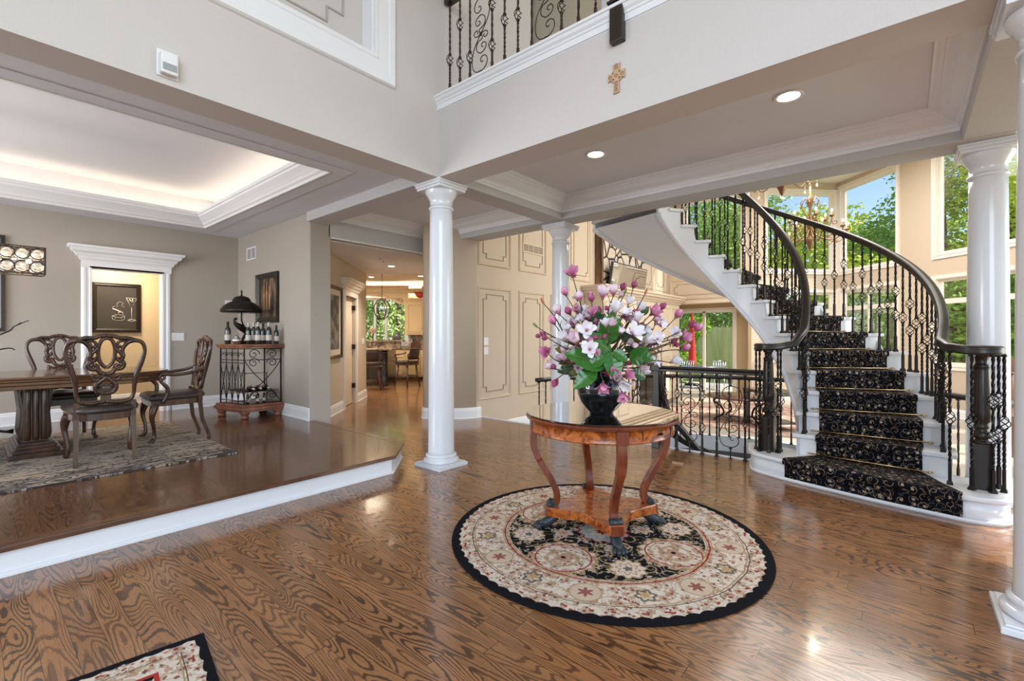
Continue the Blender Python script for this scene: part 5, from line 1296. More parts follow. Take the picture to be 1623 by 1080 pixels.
for px,d,lab_,s_,fo in ((394,6.55,'dark bottle with pale foil just right of the silver pot on the rack top',1.0,FOIL),(402,6.72,'pale foiled bottle set back second from the silver pot on the rack top',1.02,FOIL),(409,6.5,'slim foiled bottle near the middle of the rack top',1.02,FOIL),(417,6.68,'all dark bottle in the back row on the rack top',.98,FOILD),(426,6.55,'pale foiled bottle right of the middle of the rack top',1.02,FOIL),(438,6.62,'dark bottle with large white label at the right end of the rack top',.88,FOILD)):
    bottle(rk(px,d),lab_,s_=s_,foil=fo)
x0_,y0_,_ = rk(375,6.5)
t = thing('silver_pot', 'small round silver pot between the bottles on the rack top', 'pot', (x0_,y0_,ZT))
MB().lathe([(.001,0),(.035,0),(.04,.01),(.06,.035),(.062,.06),(.045,.085),(.03,.09),(.032,.10),(.012,.12),(.001,.125)],seg=24).build('pot_body', CHROME, t)
MB().tube([(.03,0,.125),(.02,0,.15),(-.02,0,.15),(-.03,0,.125)],.004,6).build('handle', BRASS, t)
for i,(dx,dy,lab_) in enumerate(((-.12,-.16,'dark bottle lying nearest the front post inside the rack'),(-.02,-.14,'dark bottle lying second from the front post inside the rack'),(.08,-.15,'dark bottle lying third from the front post inside the rack'))):
    bottle((2.68+dx,7.12+dy+.14,.17+.366),lab_,lay=True)
for i,(dx,dy,lab_) in enumerate(((-.15,-.18,'bottle standing on the rack base behind the left grille'),(-.03,-.2,'white labelled bottle standing on the rack base behind the scroll side'),(.07,-.17,'bottle standing at the right on the rack base'))):
    bottle((2.68+dx,7.12+dy,.17+.19),lab_,s_=.55)
x0_,y0_,_ = rk(383,6.78)
t = thing('bronze_table_lamp', 'black table lamp with pierced dome shade and bird shaped base on the rack top', 'lamp', (x0_,y0_,ZT))
MB().lathe([(.265,.455),(.275,.475),(.268,.50),(.235,.545),(.18,.59),(.125,.615),(.118,.625),(.115,.645),(.09,.675),(.045,.695),(.015,.70),(.010,.72),(.010,.745),(.016,.755),(.006,.78),(.002,.80),(.010,.69),(.10,.61),(.2,.545),(.255,.475)],seg=32).build('lamp_shade', BLACKP if False else IRON, t)
mb = MB().lathe([(.001,0),(.09,0),(.095,.01),(.08,.03),(.03,.045),(.001,.05)],seg=20)
mb.tube(smooth_open([(0,0,.04),(.04,0,.12),(.07,0,.20),(.03,0,.26),(.0,0,.34),(0,0,.48)],4),[.02]*5+[.016]*6+[.012]*10,7)
mb.tube(smooth_open([(.09,.0,.10),(.04,.02,.19),(-.02,.02,.25),(-.075,.02,.29),(-.09,.02,.34),(-.07,.02,.365),(-.05,.02,.35)],4),[.012,.016,.02,.026,.032,.038,.042,.044,.043,.04,.036,.03,.026,.022,.018,.016,.015,.016,.018,.018,.016,.013,.01,.007,.004][:25],8)
mb.build('lamp_base', IRON, t)
def plate(name, label, mp, a, b, w_, h_, cat='switch', n=2):
    t = thing(name, label, cat, mp(a,b,0)); o = Vector(t.location); mq = lambda x,y,q: tuple(Vector(mp(a+x,b+y,q))-o)
    def bx(mb,x0,y0,x1,y1,n0,n1): return mb.add([mq(x,y,q) for q in (n0,n1) for y in (y0,y1) for x in (x0,x1)],[(0,2,3,1),(4,5,7,6),(0,1,5,4),(2,6,7,3),(0,4,6,2),(1,3,7,5)])
    bx(MB(),-w_/2,-h_/2,w_/2,h_/2,0,.008).build('plate', PLASTIC, t, bevel=.002)
    for i in range(n):
        c = -w_/2+w_*(i+.5)/n; bx(MB(),c-.016,-.035,c+.016,.035,.008,.013).build('rocker', PLASTIC, t)
    return t
plate('light_switch','white triple light switch right of the cased opening in the dining room',XZ(8.55),2.125,1.29,.165,.12,n=3)
plate('light_switch','upper white double switch plate on the panelled wall',GW,5.47,1.215,.11,.12)
plate('light_switch','lower white double switch plate on the panelled wall',GW,5.47,1.06,.11,.12)
plate('light_switch','white switch on the short hall wall past the door',HMF,2.95,1.2,.16,.12,n=2)
plate('thermostat','pale wall plate behind the black table lamp',XZ(8.55),2.85,1.85,.16,.08,'thermostat',1)
def vent(label, mp, a0,b0,a1,b1, cells):
    t = thing('air_vent', label, 'vent', mp((a0+a1)/2,(b0+b1)/2,0)); o = Vector(t.location); mq = lambda a,b,n: tuple(Vector(mp(a,b,n))-o)
    MB().add([mq(a,b,.003) for a,b in ((a0,b0),(a1,b0),(a1,b1),(a0,b1))],[(0,1,2,3)]).build('backing', VENTD, t)
    mb = MB().sweep([(a0,b0),(a1,b0),(a1,b1),(a0,b1)],[(0,0),(0,.012),(.02,.012),(.02,0)],mq,closed=True)
    for i in range(1,cells): c=a0+(a1-a0)*i/cells; mb.sweep([(c,b0+.01),(c,b1-.01)],[(-.008,0),(-.008,.011),(.008,.011),(.008,0)],mq)
    n=int((b1-b0)/.022)
    for i in range(1,n): z=b0+(b1-b0)*i/n; mb.sweep([(a0+.01,z),(a1-.01,z)],[(-.003,.003),(-.003,.007),(.003,.007),(.003,.003)],mq)
    mb.build('grille', CEIL if cells==2 else PANELM, t)
vent('beige wall vent high above the framed bottle painting', lambda a,b,n:(2.97-n,a,b), 7.80,2.52,8.16,2.72,2)
vent('wide cream vent set in the upper wall panel left of the second column', GW, 6.42,2.80,7.02,2.97,4)
# alarm sensor and cross
t = thing('motion_sensor','white motion sensor on the upper left wall','sensor',(.793,3.41,2.94))
MB().box(-.055,-.012,-.08,.055,0,.08).build('mounting_plate', PLASTIC, t, bevel=.004)
MB().prism([(-.045,-.075),(.045,-.075),(.045,.055),(-.045,.055)],-.06,-.012,mp=lambda a,b,c:(a,c,b)).build('sensor_body', PLASTIC, t, bevel=.012)
MB().box(-.035,-.064,-.055,.035,-.058,-.015).build('lens', plain('grey_lens',(.35,.37,.38),.3), t)
t = thing('celtic_cross','small carved tan Celtic cross on the white gallery wall','cross',(2.93,1.53,3.10))
CW_ = plain('carved_tan_resin',(.55,.36,.22),.6)
X_ = [(-.022,-.115),(.022,-.115),(.018,-.01),(.05,-.016),(.062,-.026),(.062,.036),(.05,.026),(.018,.02),(.022,.05),(.028,.085),(-.028,.085),(-.022,.05),(-.018,.02),(-.05,.026),(-.062,.036),(-.062,-.026),(-.05,-.016),(-.018,-.01)]
mb = MB().prism(X_,-.014,-.002,mp=lambda a,b,c:(c,a,b)); mb.build('cross_body', CW_, t)
mb = MB().tube([(-.010,.042*math.cos(a),.005+.042*math.sin(a)) for a in [2*PI*i/24 for i in range(24)]],.006,6,closed=True); mb.build('ring', CW_, t)
KR = plain('dark_relief',(.30,.17,.10),.7)
for y_,z_ in ((0,-.095),(0,-.07),(0,-.045),(0,.005),(0,.06),(0,.075),(-.045,.005),(.045,.005)):
    MB().tube([(-.0145,y_+.011*math.cos(a),z_+.009*math.sin(a)) for a in [2*PI*i/10 for i in range(10)]],.0028,5,closed=True).build('knot_relief', KR, t)
tag(MB().box(-.055,-.022,0,.055,.022,.012).build('brass_floor_plate', plain('tan_brass_plate',(.55,.36,.2),.4,.3), None, (4.70,1.77,0)), 'small tan plate lying on the wood floor before the landing balustrade', 'plate')
bpy.data.objects['brass_floor_plate'].rotation_euler[2] = math.radians(95)
# added pantry fill, then the recessed ceiling lights
light('AREA','pantry_ceiling_light',(1.5,9.25,2.7),30,.6,(0,0,-1),WARM)  # added fill lamp to brighten the back room, no fixture there
def can(x,y,z,label,pw=14,r=.075,lit=True,colr=(1,.90,.76)):
    t = thing('recessed_light',label,'ceiling light',(x,y,z))
    MB().lathe([(r,0),(r+.022,-.001),(r+.024,-.006),(r+.018,-.009),(r,-.006)],seg=28,cap=False).build('trim_ring', TRIM, t)
    MB().lathe([(.001,-.003),(r,-.003),(r,-.001),(.001,-.001)],seg=28).build('lens', CANLIGHT, t)
    if lit: light('SPOT','can_light_beam',(x,y,z-.02),pw,.06,(0,0,-1),colr,spot=130)
can(3.97,2.30,3.07,'recessed ceiling light above the round table, nearer the first column')
can(3.93,.66,3.07,'larger recessed ceiling light nearer the right column')
can(5.28,7.51,2.64,'recessed light in the hall ceiling',110,.06)
t = thing('smoke_detector','white smoke detector on the hall ceiling','smoke detector',(4.70,6.95,2.64))
MB().lathe([(.001,0),(.06,0),(.06,-.02),(.045,-.035),(.001,-.036)],seg=24).build('housing', PLASTIC, t); MB().box(.02,-.01,-.05,.035,.01,-.03).build('test_button', VENTD, t)
# ------------------------------------------------------------------ two-storey room
t = thing('stone_chimney_breast','fieldstone chimney breast rising behind the mounted television','chimney breast',(10.0,5.0,-.3))
MB().box(-1.0,.04,2.6,1.1,.195,5.5).build('stone_face', STONE, t)
MB().box(-1.07,.02,2.6,-1.0,.195,5.5).build('timber_side', wood('rough_timber',(.05,.03,.02),(.30,.16,.08),4,.8,0), t, label='rough dark timber edge')
t = thing('built_in_cabinetry','cream mantel wall with cornice and cabinet doors below the stone chimney','cabinetry',(10.6,5.0,-.3))
mb = MB().box(-2.1,-.25,0,2.1,.195,2.45); mb.build('body', CREAM, t)
mb = MB()
for z0,z1,e in ((2.45,2.50,.03),(2.50,2.56,.07),(2.56,2.62,.12),(2.62,2.66,.15)): mb.box(-2.1-e,-.25-e,z0,2.1+e,.195,z1)
mb.build('cornice', CREAM, t)
for i,(a0,a1) in enumerate(((-2.05,-1.5),(-1.45,-.95),(.95,1.45),(1.5,2.05))):
    for z0,z1 in ((.15,.85),(1.0,2.35)):
        mb = MB(); panel(mb, lambda a,b,n:(a,-.25-n,b), a0, z0, a1, z1, inner=False); mb.box(a0+.05,-.262,z0+.05,a1-.05,-.25,z1-.05); dd = mb.build('door', [CREAM,DKLINE], t)
        MB().tube([(a1-.06 if i%2==0 else a0+.06,-.285,z0+.3),(a1-.06 if i%2==0 else a0+.06,-.285,z0+.45)],.008,6).build('handle', IRON, dd)
MB().box(-.8,-.30,.05,.8,-.25,1.5).build('firebox_surround', STONE, t)
MB().box(-.5,-.32,.1,.5,-.29,1.1).build('firebox', BLACKP, t)
MB().box(-1.0,-.75,0,1.0,-.25,.12).build('hearth', GRANITE, t)
t = thing('television','flat television with a reflective dark screen mounted on the stone chimney','television',(9.95,4.90,2.60))
Mt = Matrix.Rotation(math.radians(8),3,'X')
MB().obox((0,0,0),(1.75,.05,.66),M=Mt).build('housing', BLACKP, t, bevel=.008)
MB().obox((0,-.028,0),(1.69,.004,.60),M=Mt).build('screen', MIRROR, t)
MB().tube([(0,.03,0),(0,.15,.0)],.04,8).build('wall_bracket', IRON, t)
# dark table beyond the stairwell
def small_table(loc, rz, label):
    t = thing('side_table', label, 'table', loc, rz)
    MB().box(-.45,-.28,.60,.45,.28,.66).build('table_top', PEDWOOD, t, bevel=.006)
    for x_ in (-.40,.40):
        for y_ in (-.23,.23): MB().box(x_-.04,y_-.04,0,x_+.04,y_+.04,.60).build('leg', PEDWOOD, t)
    MB().box(-.36,-.2,.12,.36,.2,.15).build('lower_shelf', PEDWOOD, t)
    return t
x0_,y0_,_ = K(4.55,8.1); small_table((x0_,y0_,-.3), math.radians(45), 'dark wood side table on the lower floor just past the stairwell balustrade')
t = thing('coffee_table','ornate black iron coffee table on the pinkish rug of the lower floor','table',(9.6,2.4,-.288))
mb = MB()
for i in range(4):
    a = math.radians(45+90*i); c,s_=math.cos(a),math.sin(a)
    MB().tube([(c*r,s_*r,z) for r,z in smooth_open([(.55,0),(.48,.05),(.35,.12),(.40,.25),(.55,.36),(.5,.42)],4)],.018,6).build('leg', IRON, t)
MB().lathe([(.001,.42),(.62,.42),(.64,.435),(.62,.45),(.001,.45)],seg=32).build('table_top', STOOLWOOD, t)
t = thing('newel_stub','red brown turned newel of a railing near the bay window','post',(9.0,-1.05,-.3))
MB().box(-.07,-.07,0,.07,.07,.5).lathe([(.001,.5),(.05,.5),(.03,.55),(.055,.7),(.035,1.0),(.055,1.1),(.001,1.12)],(0,0,0),16).box(-.08,-.08,1.12,.08,.08,1.3).build('post', RACKWOOD, t)
# scroll arm chandeliers
def chandelier(name, label, loc, H, tiers, drops):
    t = thing(name, label, 'chandelier', loc)
    GOLDB = IRONG
    MB().lathe([(.001,-.10),(.012,-.09),(.03,-.05),(.05,0),(.07,.05),(.05,.10),(.025,.14),(.03,.25),(.05,.32),(.04,.42),(.02,.5),(.022,.6),(.05,.68),(.03,.78),(.015,.85),(.012,H),(.001,H)],seg=12).build('stem', GOLDB, t)
    for r,z,n,off in tiers:
        for i in range(n):
            a = 2*PI*i/n+off; c,s_ = math.cos(a),math.sin(a)
            p = smooth_open([(.03,z+.12),(.12*r/.4,z-.02),(.28*r/.4,z-.10),(r*.92,z-.05),(r,z+.05),(r*.93,z+.08)],4)
            mb = MB().tube([(c*q,s_*q,zz) for q,zz in p],.009,5)
            q2 = [(r*.62+.075*(1-.8*u)*math.cos(2*PI*1.2*u+3.4), z+.03+.075*(1-.8*u)*math.sin(2*PI*1.2*u+3.4)) for u in [k/14 for k in range(15)]]
            mb.tube([(c*q,s_*q,zz) for q,zz in q2],.007,5)
            q3 = [(r+.045+.045*(1-.8*u)*math.cos(2*PI*1.1*u+2.5), z-.03+.045*(1-.8*u)*math.sin(2*PI*1.1*u+2.5)) for u in [k/12 for k in range(13)]]
            mb.tube([(c*q,s_*q,zz) for q,zz in q3],.006,5)
            mb.lathe([(.001,0),(.02,0),(.038,.02),(.04,.03),(.012,.03),(.013,.085),(.001,.086)],(c*r,s_*r,z+.06),8)
            ar = mb.build('arm', GOLDB, t)
            MB().ball((c*r,s_*r,z+.165),(.014,.014,.026),8).build('bulb', BULB, ar)
            if drops:
                MB().tube([(c*r*.92,s_*r*.92,z-.06),(c*r*.92,s_*r*.92,z-.15)],.002,4).ball((c*r*.92,s_*r*.92,z-.17),(.016,.016,.024),6).build('crystal_drop', CRYSTAL, ar)
    for i in range(6):
        a = 2*PI*i/6; c,s_=math.cos(a),math.sin(a)
        MB().tube([(c*q,s_*q,zz) for q,zz in smooth_open([(.03,.42),(.10,.55),(.14,.68),(.09,.76),(.05,.72),(.07,.68)],4)],.007,5).build('crown_scroll', GOLDB, t)
    return t
IRONG = plain('antique_gold_iron', (.26,.15,.07), .45, .6, 90, .2)
x0_,y0_,_ = K(4.88,7.6); chandelier('scroll_chandelier','large antique gold scroll arm chandelier lit before the bay windows',(x0_,y0_,2.80),2.4,[(.50,.12,9,.1),(.30,.34,6,.4)],False)
light('POINT','chandelier_glow',(x0_,y0_,3.75),30,.1,color=WARM)
x0_,y0_,_ = K(3.72,6.4); chandelier('scroll_chandelier','scroll arm chandelier with crystal drops mostly hidden above the ceiling beam',(x0_,y0_,3.33),1.9,[(.44,.16,8,.2)],True)

# ------------------------------------------------------------------ kitchen beyond the hall (axes along the view of the hall)
def KB(mb, r0,d0,z0,r1,d1,z1, m=0):
    v = [K(r,d,z) for z in (z0,z1) for d in (d0,d1) for r in (r0,r1)]
    return mb.add(v,[(0,2,3,1),(4,5,7,6),(0,1,5,4),(2,6,7,3),(0,4,6,2),(1,3,7,5)],m)
KM = lambda d0: (lambda a,b,n: K(a,d0-n,b))
mb = MB()
for r0,z0,r1,z1 in ((-7,0,-6.05,3.3),(-6.05,0,-3.30,1.06),(-6.05,2.5,-3.30,3.3),(-3.30,0,-1.2,3.3)): KB(mb,r0,14.6,z0,r1,14.75,z1)
KB(mb,-1.2,10.6,0,-1.1,14.75,3.3)
struct('wall_kitchen_back', mb, W_BACK)
struct('ceiling_kitchen', KB(KB(MB(),-7.5,9.9,2.98,-1.0,14.8,3.08),-7.5,9.90,2.66,-1.0,9.96,3.0), CEILW)
km = KM(14.6)
mb = MB().sweep([(-6.05,1.06),(-3.30,1.06),(-3.30,2.5),(-6.05,2.5)],[(0,0),(0,.03),(-.08,.03),(-.08,0)],km,closed=True)
w_ = struct('window_8', mb, TRIM); sb = MB()
for a in (-6.0,-5.15,-4.32,-3.97,-3.34): KB(sb,a-.035,14.62,1.06,a+.035,14.68,2.5)
for a,b in ((1.06,1.12),(2.44,2.5)): KB(sb,-6.05,14.62,a,-3.3,14.68,b)
sb.build('sash', plain('grey_white_sash',(.6,.62,.66),.4), w_)
KB(MB(),-6.0,14.645,1.1,-3.33,14.65,2.47).build('pane', PANE, w_)
# valance with carved end, cornice shelf and cove strip
t = thing('window_valance','carved cream wooden valance with scroll over the kitchen window','valance',K(-4.3,14.3,2.3)); o_ = Vector(t.location)
VV = [(-6.05,2.86),(-3.2,2.86),(-3.2,2.20),(-3.33,2.28),(-3.5,2.30),(-3.68,2.40),(-3.95,2.50),(-4.5,2.55),(-5.2,2.5),(-6.05,2.3)]
MB().prism(VV,14.32,14.42,mp=lambda a,b,c:tuple(Vector(K(a,c,b))-o_)).build('board', KCAB, t)
MB().tube([tuple(Vector(K(-3.45-.10*(1-.8*q)*math.cos(7*q),14.29,2.40+.07*(1-.8*q)*math.sin(7*q)))-o_) for q in [i/18 for i in range(19)]],.018,6).tube([tuple(Vector(K(a,14.3,b))-o_) for a,b in smooth_open([(-3.55,2.45),(-3.75,2.48),(-3.95,2.58),(-4.15,2.56)],4)],.018,6).build('carved_scroll', KCAB, t)
mb = MB()
for z0,z1,e in ((2.62,2.66,.03),(2.66,2.72,.08),(2.72,2.76,.12)): KB(mb,-6.1,14.3-e,z0,-2.2,14.35,z1)
v_ = Vector(t.location); mb.v = [tuple(Vector(p)-v_) for p in mb.v]; mb.build('cornice', KCAB, t)
tag(KB(MB(),-6.0,14.48,2.762,-2.75,14.50,2.772).build('kitchen_cove_strip', emis('kitchen_cove_led',(1,.86,.68),45)),'warm light strip above the kitchen cornice','cove light')
def kthing(name,label,cat,r,d,z=0,group=None,rz=0):
    x,y,_ = K(r,d); return thing(name,label,cat,(x,y,z),TH-PI/2+rz,group)   # local x = right, y = away
def kdoor(parent,x0,z0,x1,z1,y,mat,hand=True):
    mb = MB().box(x0,y-.02,z0,x1,y,z1); mb.sweep([(x0+.05,z0+.05),(x1-.05,z0+.05),(x1-.05,z1-.05),(x0+.05,z1-.05)],[(0,0),(0,.012),(.02,.004),(.02,0)],lambda a,b,n:(a,y-.02-n,b),closed=True)
    d_ = mb.build('door', mat, parent)
    if hand: MB().ball((x1-.035,y-.035,z0+(z1-z0)*.15),.013,8).build('knob', IRON, d_)
t = kthing('upper_cabinet','cream glazed wall cabinet right of the kitchen window','cabinet',-2.95,14.42)
MB().box(-.33,-.22,1.34,.28,.17,2.36).build('body', KCAB, t); kdoor(t,-.27,1.40,.24,2.30,-.22,KCAB)
mb = MB()
for z0,z1,e in ((2.36,2.40,.02),(2.40,2.44,.05),(2.44,2.46,.07)): mb.box(-.33-e,-.22-e,z0,.28+e,.17,z1)
mb.build('cornice', KCAB, t)
t = kthing('tall_cabinet','taller cream cabinet partly hidden by the first column','cabinet',-2.42,14.40)
MB().box(-.22,-.30,1.34,.45,.18,2.75).build('body', KCAB, t); kdoor(t,-.18,1.4,.2,1.95,-.30,KCAB); kdoor(t,-.18,2.0,.2,2.7,-.30,KCAB)
t = kthing('base_cabinet','cream base cabinets with granite top under the mosaic backsplash','cabinet',-2.75,14.20)
MB().box(-.95,-.25,.08,1.0,.35,.90).build('body', KCAB, t)
for i in range(4): kdoor(t,-.92+.47*i,.12,-.48+.47*i,.62,-.25,KCAB)
for i in range(4):
    dr_ = MB().box(-.92+.47*i,-.27,.66,-.48+.47*i,-.25,.86).build('drawer', KCAB, t); MB().ball((-.70+.47*i,-.285,.76),.012,8).build('knob', IRON, dr_)
tag(KB(MB(),-3.75,13.92,.90,-1.75,14.58,.94).build('granite_worktop', COUNTER),'brown granite worktop on the cream base cabinets','worktop')
tag(KB(MB(),-3.28,14.57,.94,-1.75,14.60,1.34).build('mosaic_backsplash', MOSAIC),'brown and cream mosaic backsplash under the kitchen wall cabinets','backsplash')
t = kthing('rooster_figurine','red rooster figurine on top of the kitchen wall cabinet','figurine',-2.83,14.3,2.46)
RM = plain('red_glaze',(.52,.05,.03),.35,var=.4)
MB().ball((0,0,.11),(.14,.09,.10),12).tube(smooth_open([(.0,0,.12),(.06,0,.22),(.08,0,.30)],4),[.07]*4+[.055]*4+[.04],8).ball((.085,0,.31),(.045,.04,.04),8).tube(smooth_open([(-.08,0,.12),(-.15,0,.2),(-.17,0,.27),(-.14,0,.3)],4),[.05]*5+[.04]*4+[.03]*4,8).build('body', RM, t)
MB().ball((.085,0,.355),(.035,.012,.022),8).build('comb', RED, t)
t = kthing('knife_block','wooden knife block on the worktop at the right','knife block',-2.95,14.1,.94)
MB().prism([(-.12,0),(.14,0),(.20,.10),(.02,.26),(-.10,.16)],-.06,.06,mp=lambda a,b,c:(a,c,b)).build('block', STOOLWOOD, t)
for i in range(4): MB().tube([(-.04+.03*i,-.02,.20),(-.10+.03*i,-.02,.30)],.012,6).build('knife_handle', BLACKP, t)
t = kthing('decor_plate','round dark plate standing at the right end of the kitchen window','plate',-3.52,14.2,1.12)
MB().lathe([(.001,0),(.09,0),(.13,.02),(.125,.03),(.001,.012)],(0,0,.13),24,M=Matrix.Rotation(PI/2,3,'X')).build('dish', plain('dark_dish',(.08,.085,.08),.3), t)
t = kthing('flower_sculpture','small bronze flower sculpture on the raised bar at the kitchen window','sculpture',-3.78,12.6,1.16)
MB().tube([(0,0,0),(.01,0,.12),(-.01,0,.25)],.008,6).lathe([(.001,0),(.04,0),(.001,.01)],seg=12).build('stem', IRONB, t)
mb = MB()
for i in range(7): a=2*PI*i/7; mb.ball((.055*math.cos(a),0,.29+.055*math.sin(a)),(.04,.015,.04),8)
mb.ball((0,-.01,.29),.025,8).build('petals', plain('taupe_bronze',(.28,.2,.16),.4,.3), t)
# island with raised bar
t = kthing('kitchen_island','dark kitchen island with raised granite bar','kitchen island',-4.3,12.5)
MB().box(-1.6,-.35,0,1.05,.5,.93).build('body', BLACKP, t)
for i in range(6): MB().box(-1.5+.42*i,-.365,.12,-1.15+.42*i,-.35,.85).build('panel', BLACKP, t)
MB().lathe([(.001,0),(.07,0),(.08,.06),(.05,.1),(.06,.3),(.075,.55),(.05,.8),(.08,.85),(.08,.93),(.001,.93)],(.98,-.40,0),16).build('corner_post', BLACKP, t)
MB().box(-1.7,-.62,.93,1.22,.55,.975).build('worktop', COUNTER, t, bevel=.01)
MB().box(-1.6,.42,.975,1.2,.50,1.15).build('raised_back', GRANITE, t)
MB().box(-1.65,.36,1.15,1.28,.62,1.19).build('raised_bar', GRANITE, t)
def stool(label, r, d, rz, arms):
    t = kthing('bar_stool', label, 'bar stool', r, d, 0, None, rz)
    MB().prism(smooth_poly([(-.23,-.21),(.23,-.21),(.25,.2),(-.25,.2)],3),.60,.66).build('seat', LEATHER, t, bevel=.02)
    MB().prism([(-.22,-.2),(.22,-.2),(.22,.19),(-.22,.19)],.55,.60).build('seat_frame', STOOLWOOD, t)
    for sx_ in (-1,1):
        for sy in (-1,1): MB().tube([(sx_*.17,sy*.15,.56),(sx_*.19,sy*.17,.3),(sx_*.24,sy*.22,0)],[.028,.024,.02],6).build('leg', STOOLWOOD, t)
    mb = MB()
    for sy in (-1,1): mb.tube([(-.21,sy*.19,.20),(.21,sy*.19,.20)],.014,6)
    for sx_ in (-1,1): mb.tube([(sx_*.21,-.19,.26),(sx_*.21,.19,.26)],.014,6)
    mb.build('stretcher', STOOLWOOD, t)
    def bk(u,v):
        a = (u-.5)*1.5; return (.27*math.sin(a), -.24+.07*(1-math.cos(a))*2-.05*v, .70+.28*v)
    MB().grid(bk,8,3).build('backrest', LEATHER, t, solid=.035)
    for sx_ in (-1,1): MB().tube([(sx_*.19,-.17,.60),(sx_*.21,-.22,.72)],.018,6).build('back_post', STOOLWOOD, t)
    if arms:
        for sx_ in (-1,1): MB().tube(smooth_open([(sx_*.24,-.17,.88),(sx_*.27,.0,.84),(sx_*.25,.17,.82),(sx_*.23,.17,.74),(sx_*.22,.15,.62)],4),.02,6).build('arm', STOOLWOOD, t)
    return t
stool('dark leather bar stool with low back turned to the camera, left at the island', -3.42, 11.35, math.radians(8), False)
stool('dark bar stool with curved arms standing at the right of the island', -2.72, 12.05, math.radians(62), True)
t = kthing('orb_pendant','iron orb pendant lamp hanging before the kitchen window','pendant lamp',-3.36,12.0,1.72)
mb = MB()
for k in range(3):
    a = math.radians(20+60*k); mb.tube([(.20*math.cos(u)*math.cos(a),.20*math.cos(u)*math.sin(a),.28+.26*math.sin(u)) for u in [2*PI*i/28 for i in range(28)]],.012,5,closed=True)
mb.build('orb_frame', IRON, t); MB().tube([(0,0,.54),(0,0,1.26)],.008,6).tube([(0,0,.54),(0,0,.25)],.008,6).build('hanging_rod', IRON, t)
for k in range(4):
    a=PI/2*k; MB().tube([(0,0,.25),(.05*math.cos(a),.05*math.sin(a),.22),(.09*math.cos(a),.09*math.sin(a),.27)],.006,5).build('candle_arm', IRON, t); MB().ball((.09*math.cos(a),.09*math.sin(a),.32),(.012,.012,.025),8).build('bulb', BULB, t)
for r,d in ((-4.0,13.2),(-2.55,13.0)):
    x,y,_=K(r,d); can(x,y,2.98,'recessed kitchen ceiling light, %s one'%('left' if r<-3 else 'right'),4,.07)
light('AREA','kitchen_ceiling_fixture',K(-4.6,11.4,2.9),130,2.4,(0,0,-1),WARM,sizey=2.0)  # added fill lamp brightening the kitchen, no fixture modelled

# ------------------------------------------------------------------ outside
struct('ground_lawn', MB().prism([(4,-40),(70,-40),(70,60),(13.25,60),(13.25,3.1),(14.95,1.4),(9.4,-4.3),(4,-6)],-.75,-.6), GRASS)
struct('ground_lawn_kitchen', KB(MB(),-30,15.2,-.5,0,45,-.45), GRASS)
struct('patio_slab', MB().box(13.15,2.6,-.6,17.8,9,-.42), PATIO)
bpy.data.objects['patio_slab'].name = 'ground_patio'
def tree(label, loc, h, r, mat, n=1500, trunk=.25, group=None, leaf_=.16, blobs=9):
    t = thing('leafy_tree', label, 'tree', loc, 0, group)
    MB().tube([(0,0,0),(.1,.05,h*.35),(.0,.1,h*.7)],[trunk,trunk*.7,trunk*.3],8).build('trunk', BARK, t)
    mb = MB(); rnd = random.Random(int(loc[0]*31+loc[1]*17))
    bl = [(rnd.uniform(-.7,.7)*r, rnd.uniform(-.7,.7)*r, h*(.12+.78*(i+.5)/blobs), r*rnd.uniform(.45,.7)) for i in range(blobs)]
    for i in range(n):
        bx,by,bz,br = bl[i%blobs]; d = Vector((rnd.gauss(0,1),rnd.gauss(0,1),rnd.gauss(0,1))).normalized()*br*rnd.uniform(.55,1.05); d.z *= .8
        c = Vector((bx,by,bz))+d; u = Vector((rnd.gauss(0,1),rnd.gauss(0,1),rnd.gauss(0,.5))).normalized(); w2 = u.orthogonal().normalized(); 
        w2 = (w2*math.cos(rnd.uniform(0,6))+u.cross(w2)*math.sin(rnd.uniform(0,6))).normalized(); s_ = leaf_*rnd.uniform(.6,1.3)
        e1,e2 = u*s_,w2*s_*.6
        mb.add([c-e1,c-e2*.8,c+e1,c+e2*.8],[(0,1,2,3)])
    mb.build('foliage', mat, t, recalc=False); return t
for i,(px,d,h_,r,mt,lab) in enumerate((
    (1250,25,8.4,3.8,TREE1,'yellow green tree behind the centre bay window, left of the gold chandelier'),
    (1318,30,9.6,3.6,TREE2,'dark green tree behind the right edge of the centre bay window'),
    (1350,24,7.6,2.0,TREE1,'yellow green tree low in the sky window'),
    (1415,27,6.6,3.4,TREE2,'mid green rounded tree at the right of the sky window'),
    (1500,19,10.5,3.0,TREE2,'tall green tree in the window left of the right column'),
    (1545,24,8.0,3.2,TREE1,'yellow green tree behind the column at the staircase foot'),
    (1610,17,10.0,3.2,TREE1,'tall sunlit tree between the two right columns'),
    (1165,32,12.5,4.2,TREE1,'sunlit tree behind the wall between the bay windows'),
    (1125,27,11.5,4.2,TREE3,'pale green tree filling the upper window behind the stairs'),
    (1075,31,12.5,4.5,TREE3,'pale green tree further left behind the staircase window'),
    (1290,19,4.3,2.6,TREE2,'bushy tree close behind the centre bay window'),
    (1385,18,4.4,2.4,TREE1,'bushy yellow green tree low behind the right bay window'),
    (1450,16,3.9,2.4,TREE2,'bushy green tree behind the wall left of the column window'),
    (1530,14.5,3.8,2.0,TREE2,'low green bush tree behind the lower window by the column'))):
    x,y,_ = K((px-811.5)/736*d, d); tree(lab,(x,y,-.6),h_,r,mt,n=12000, leaf_=.135 if d>22 else .11)
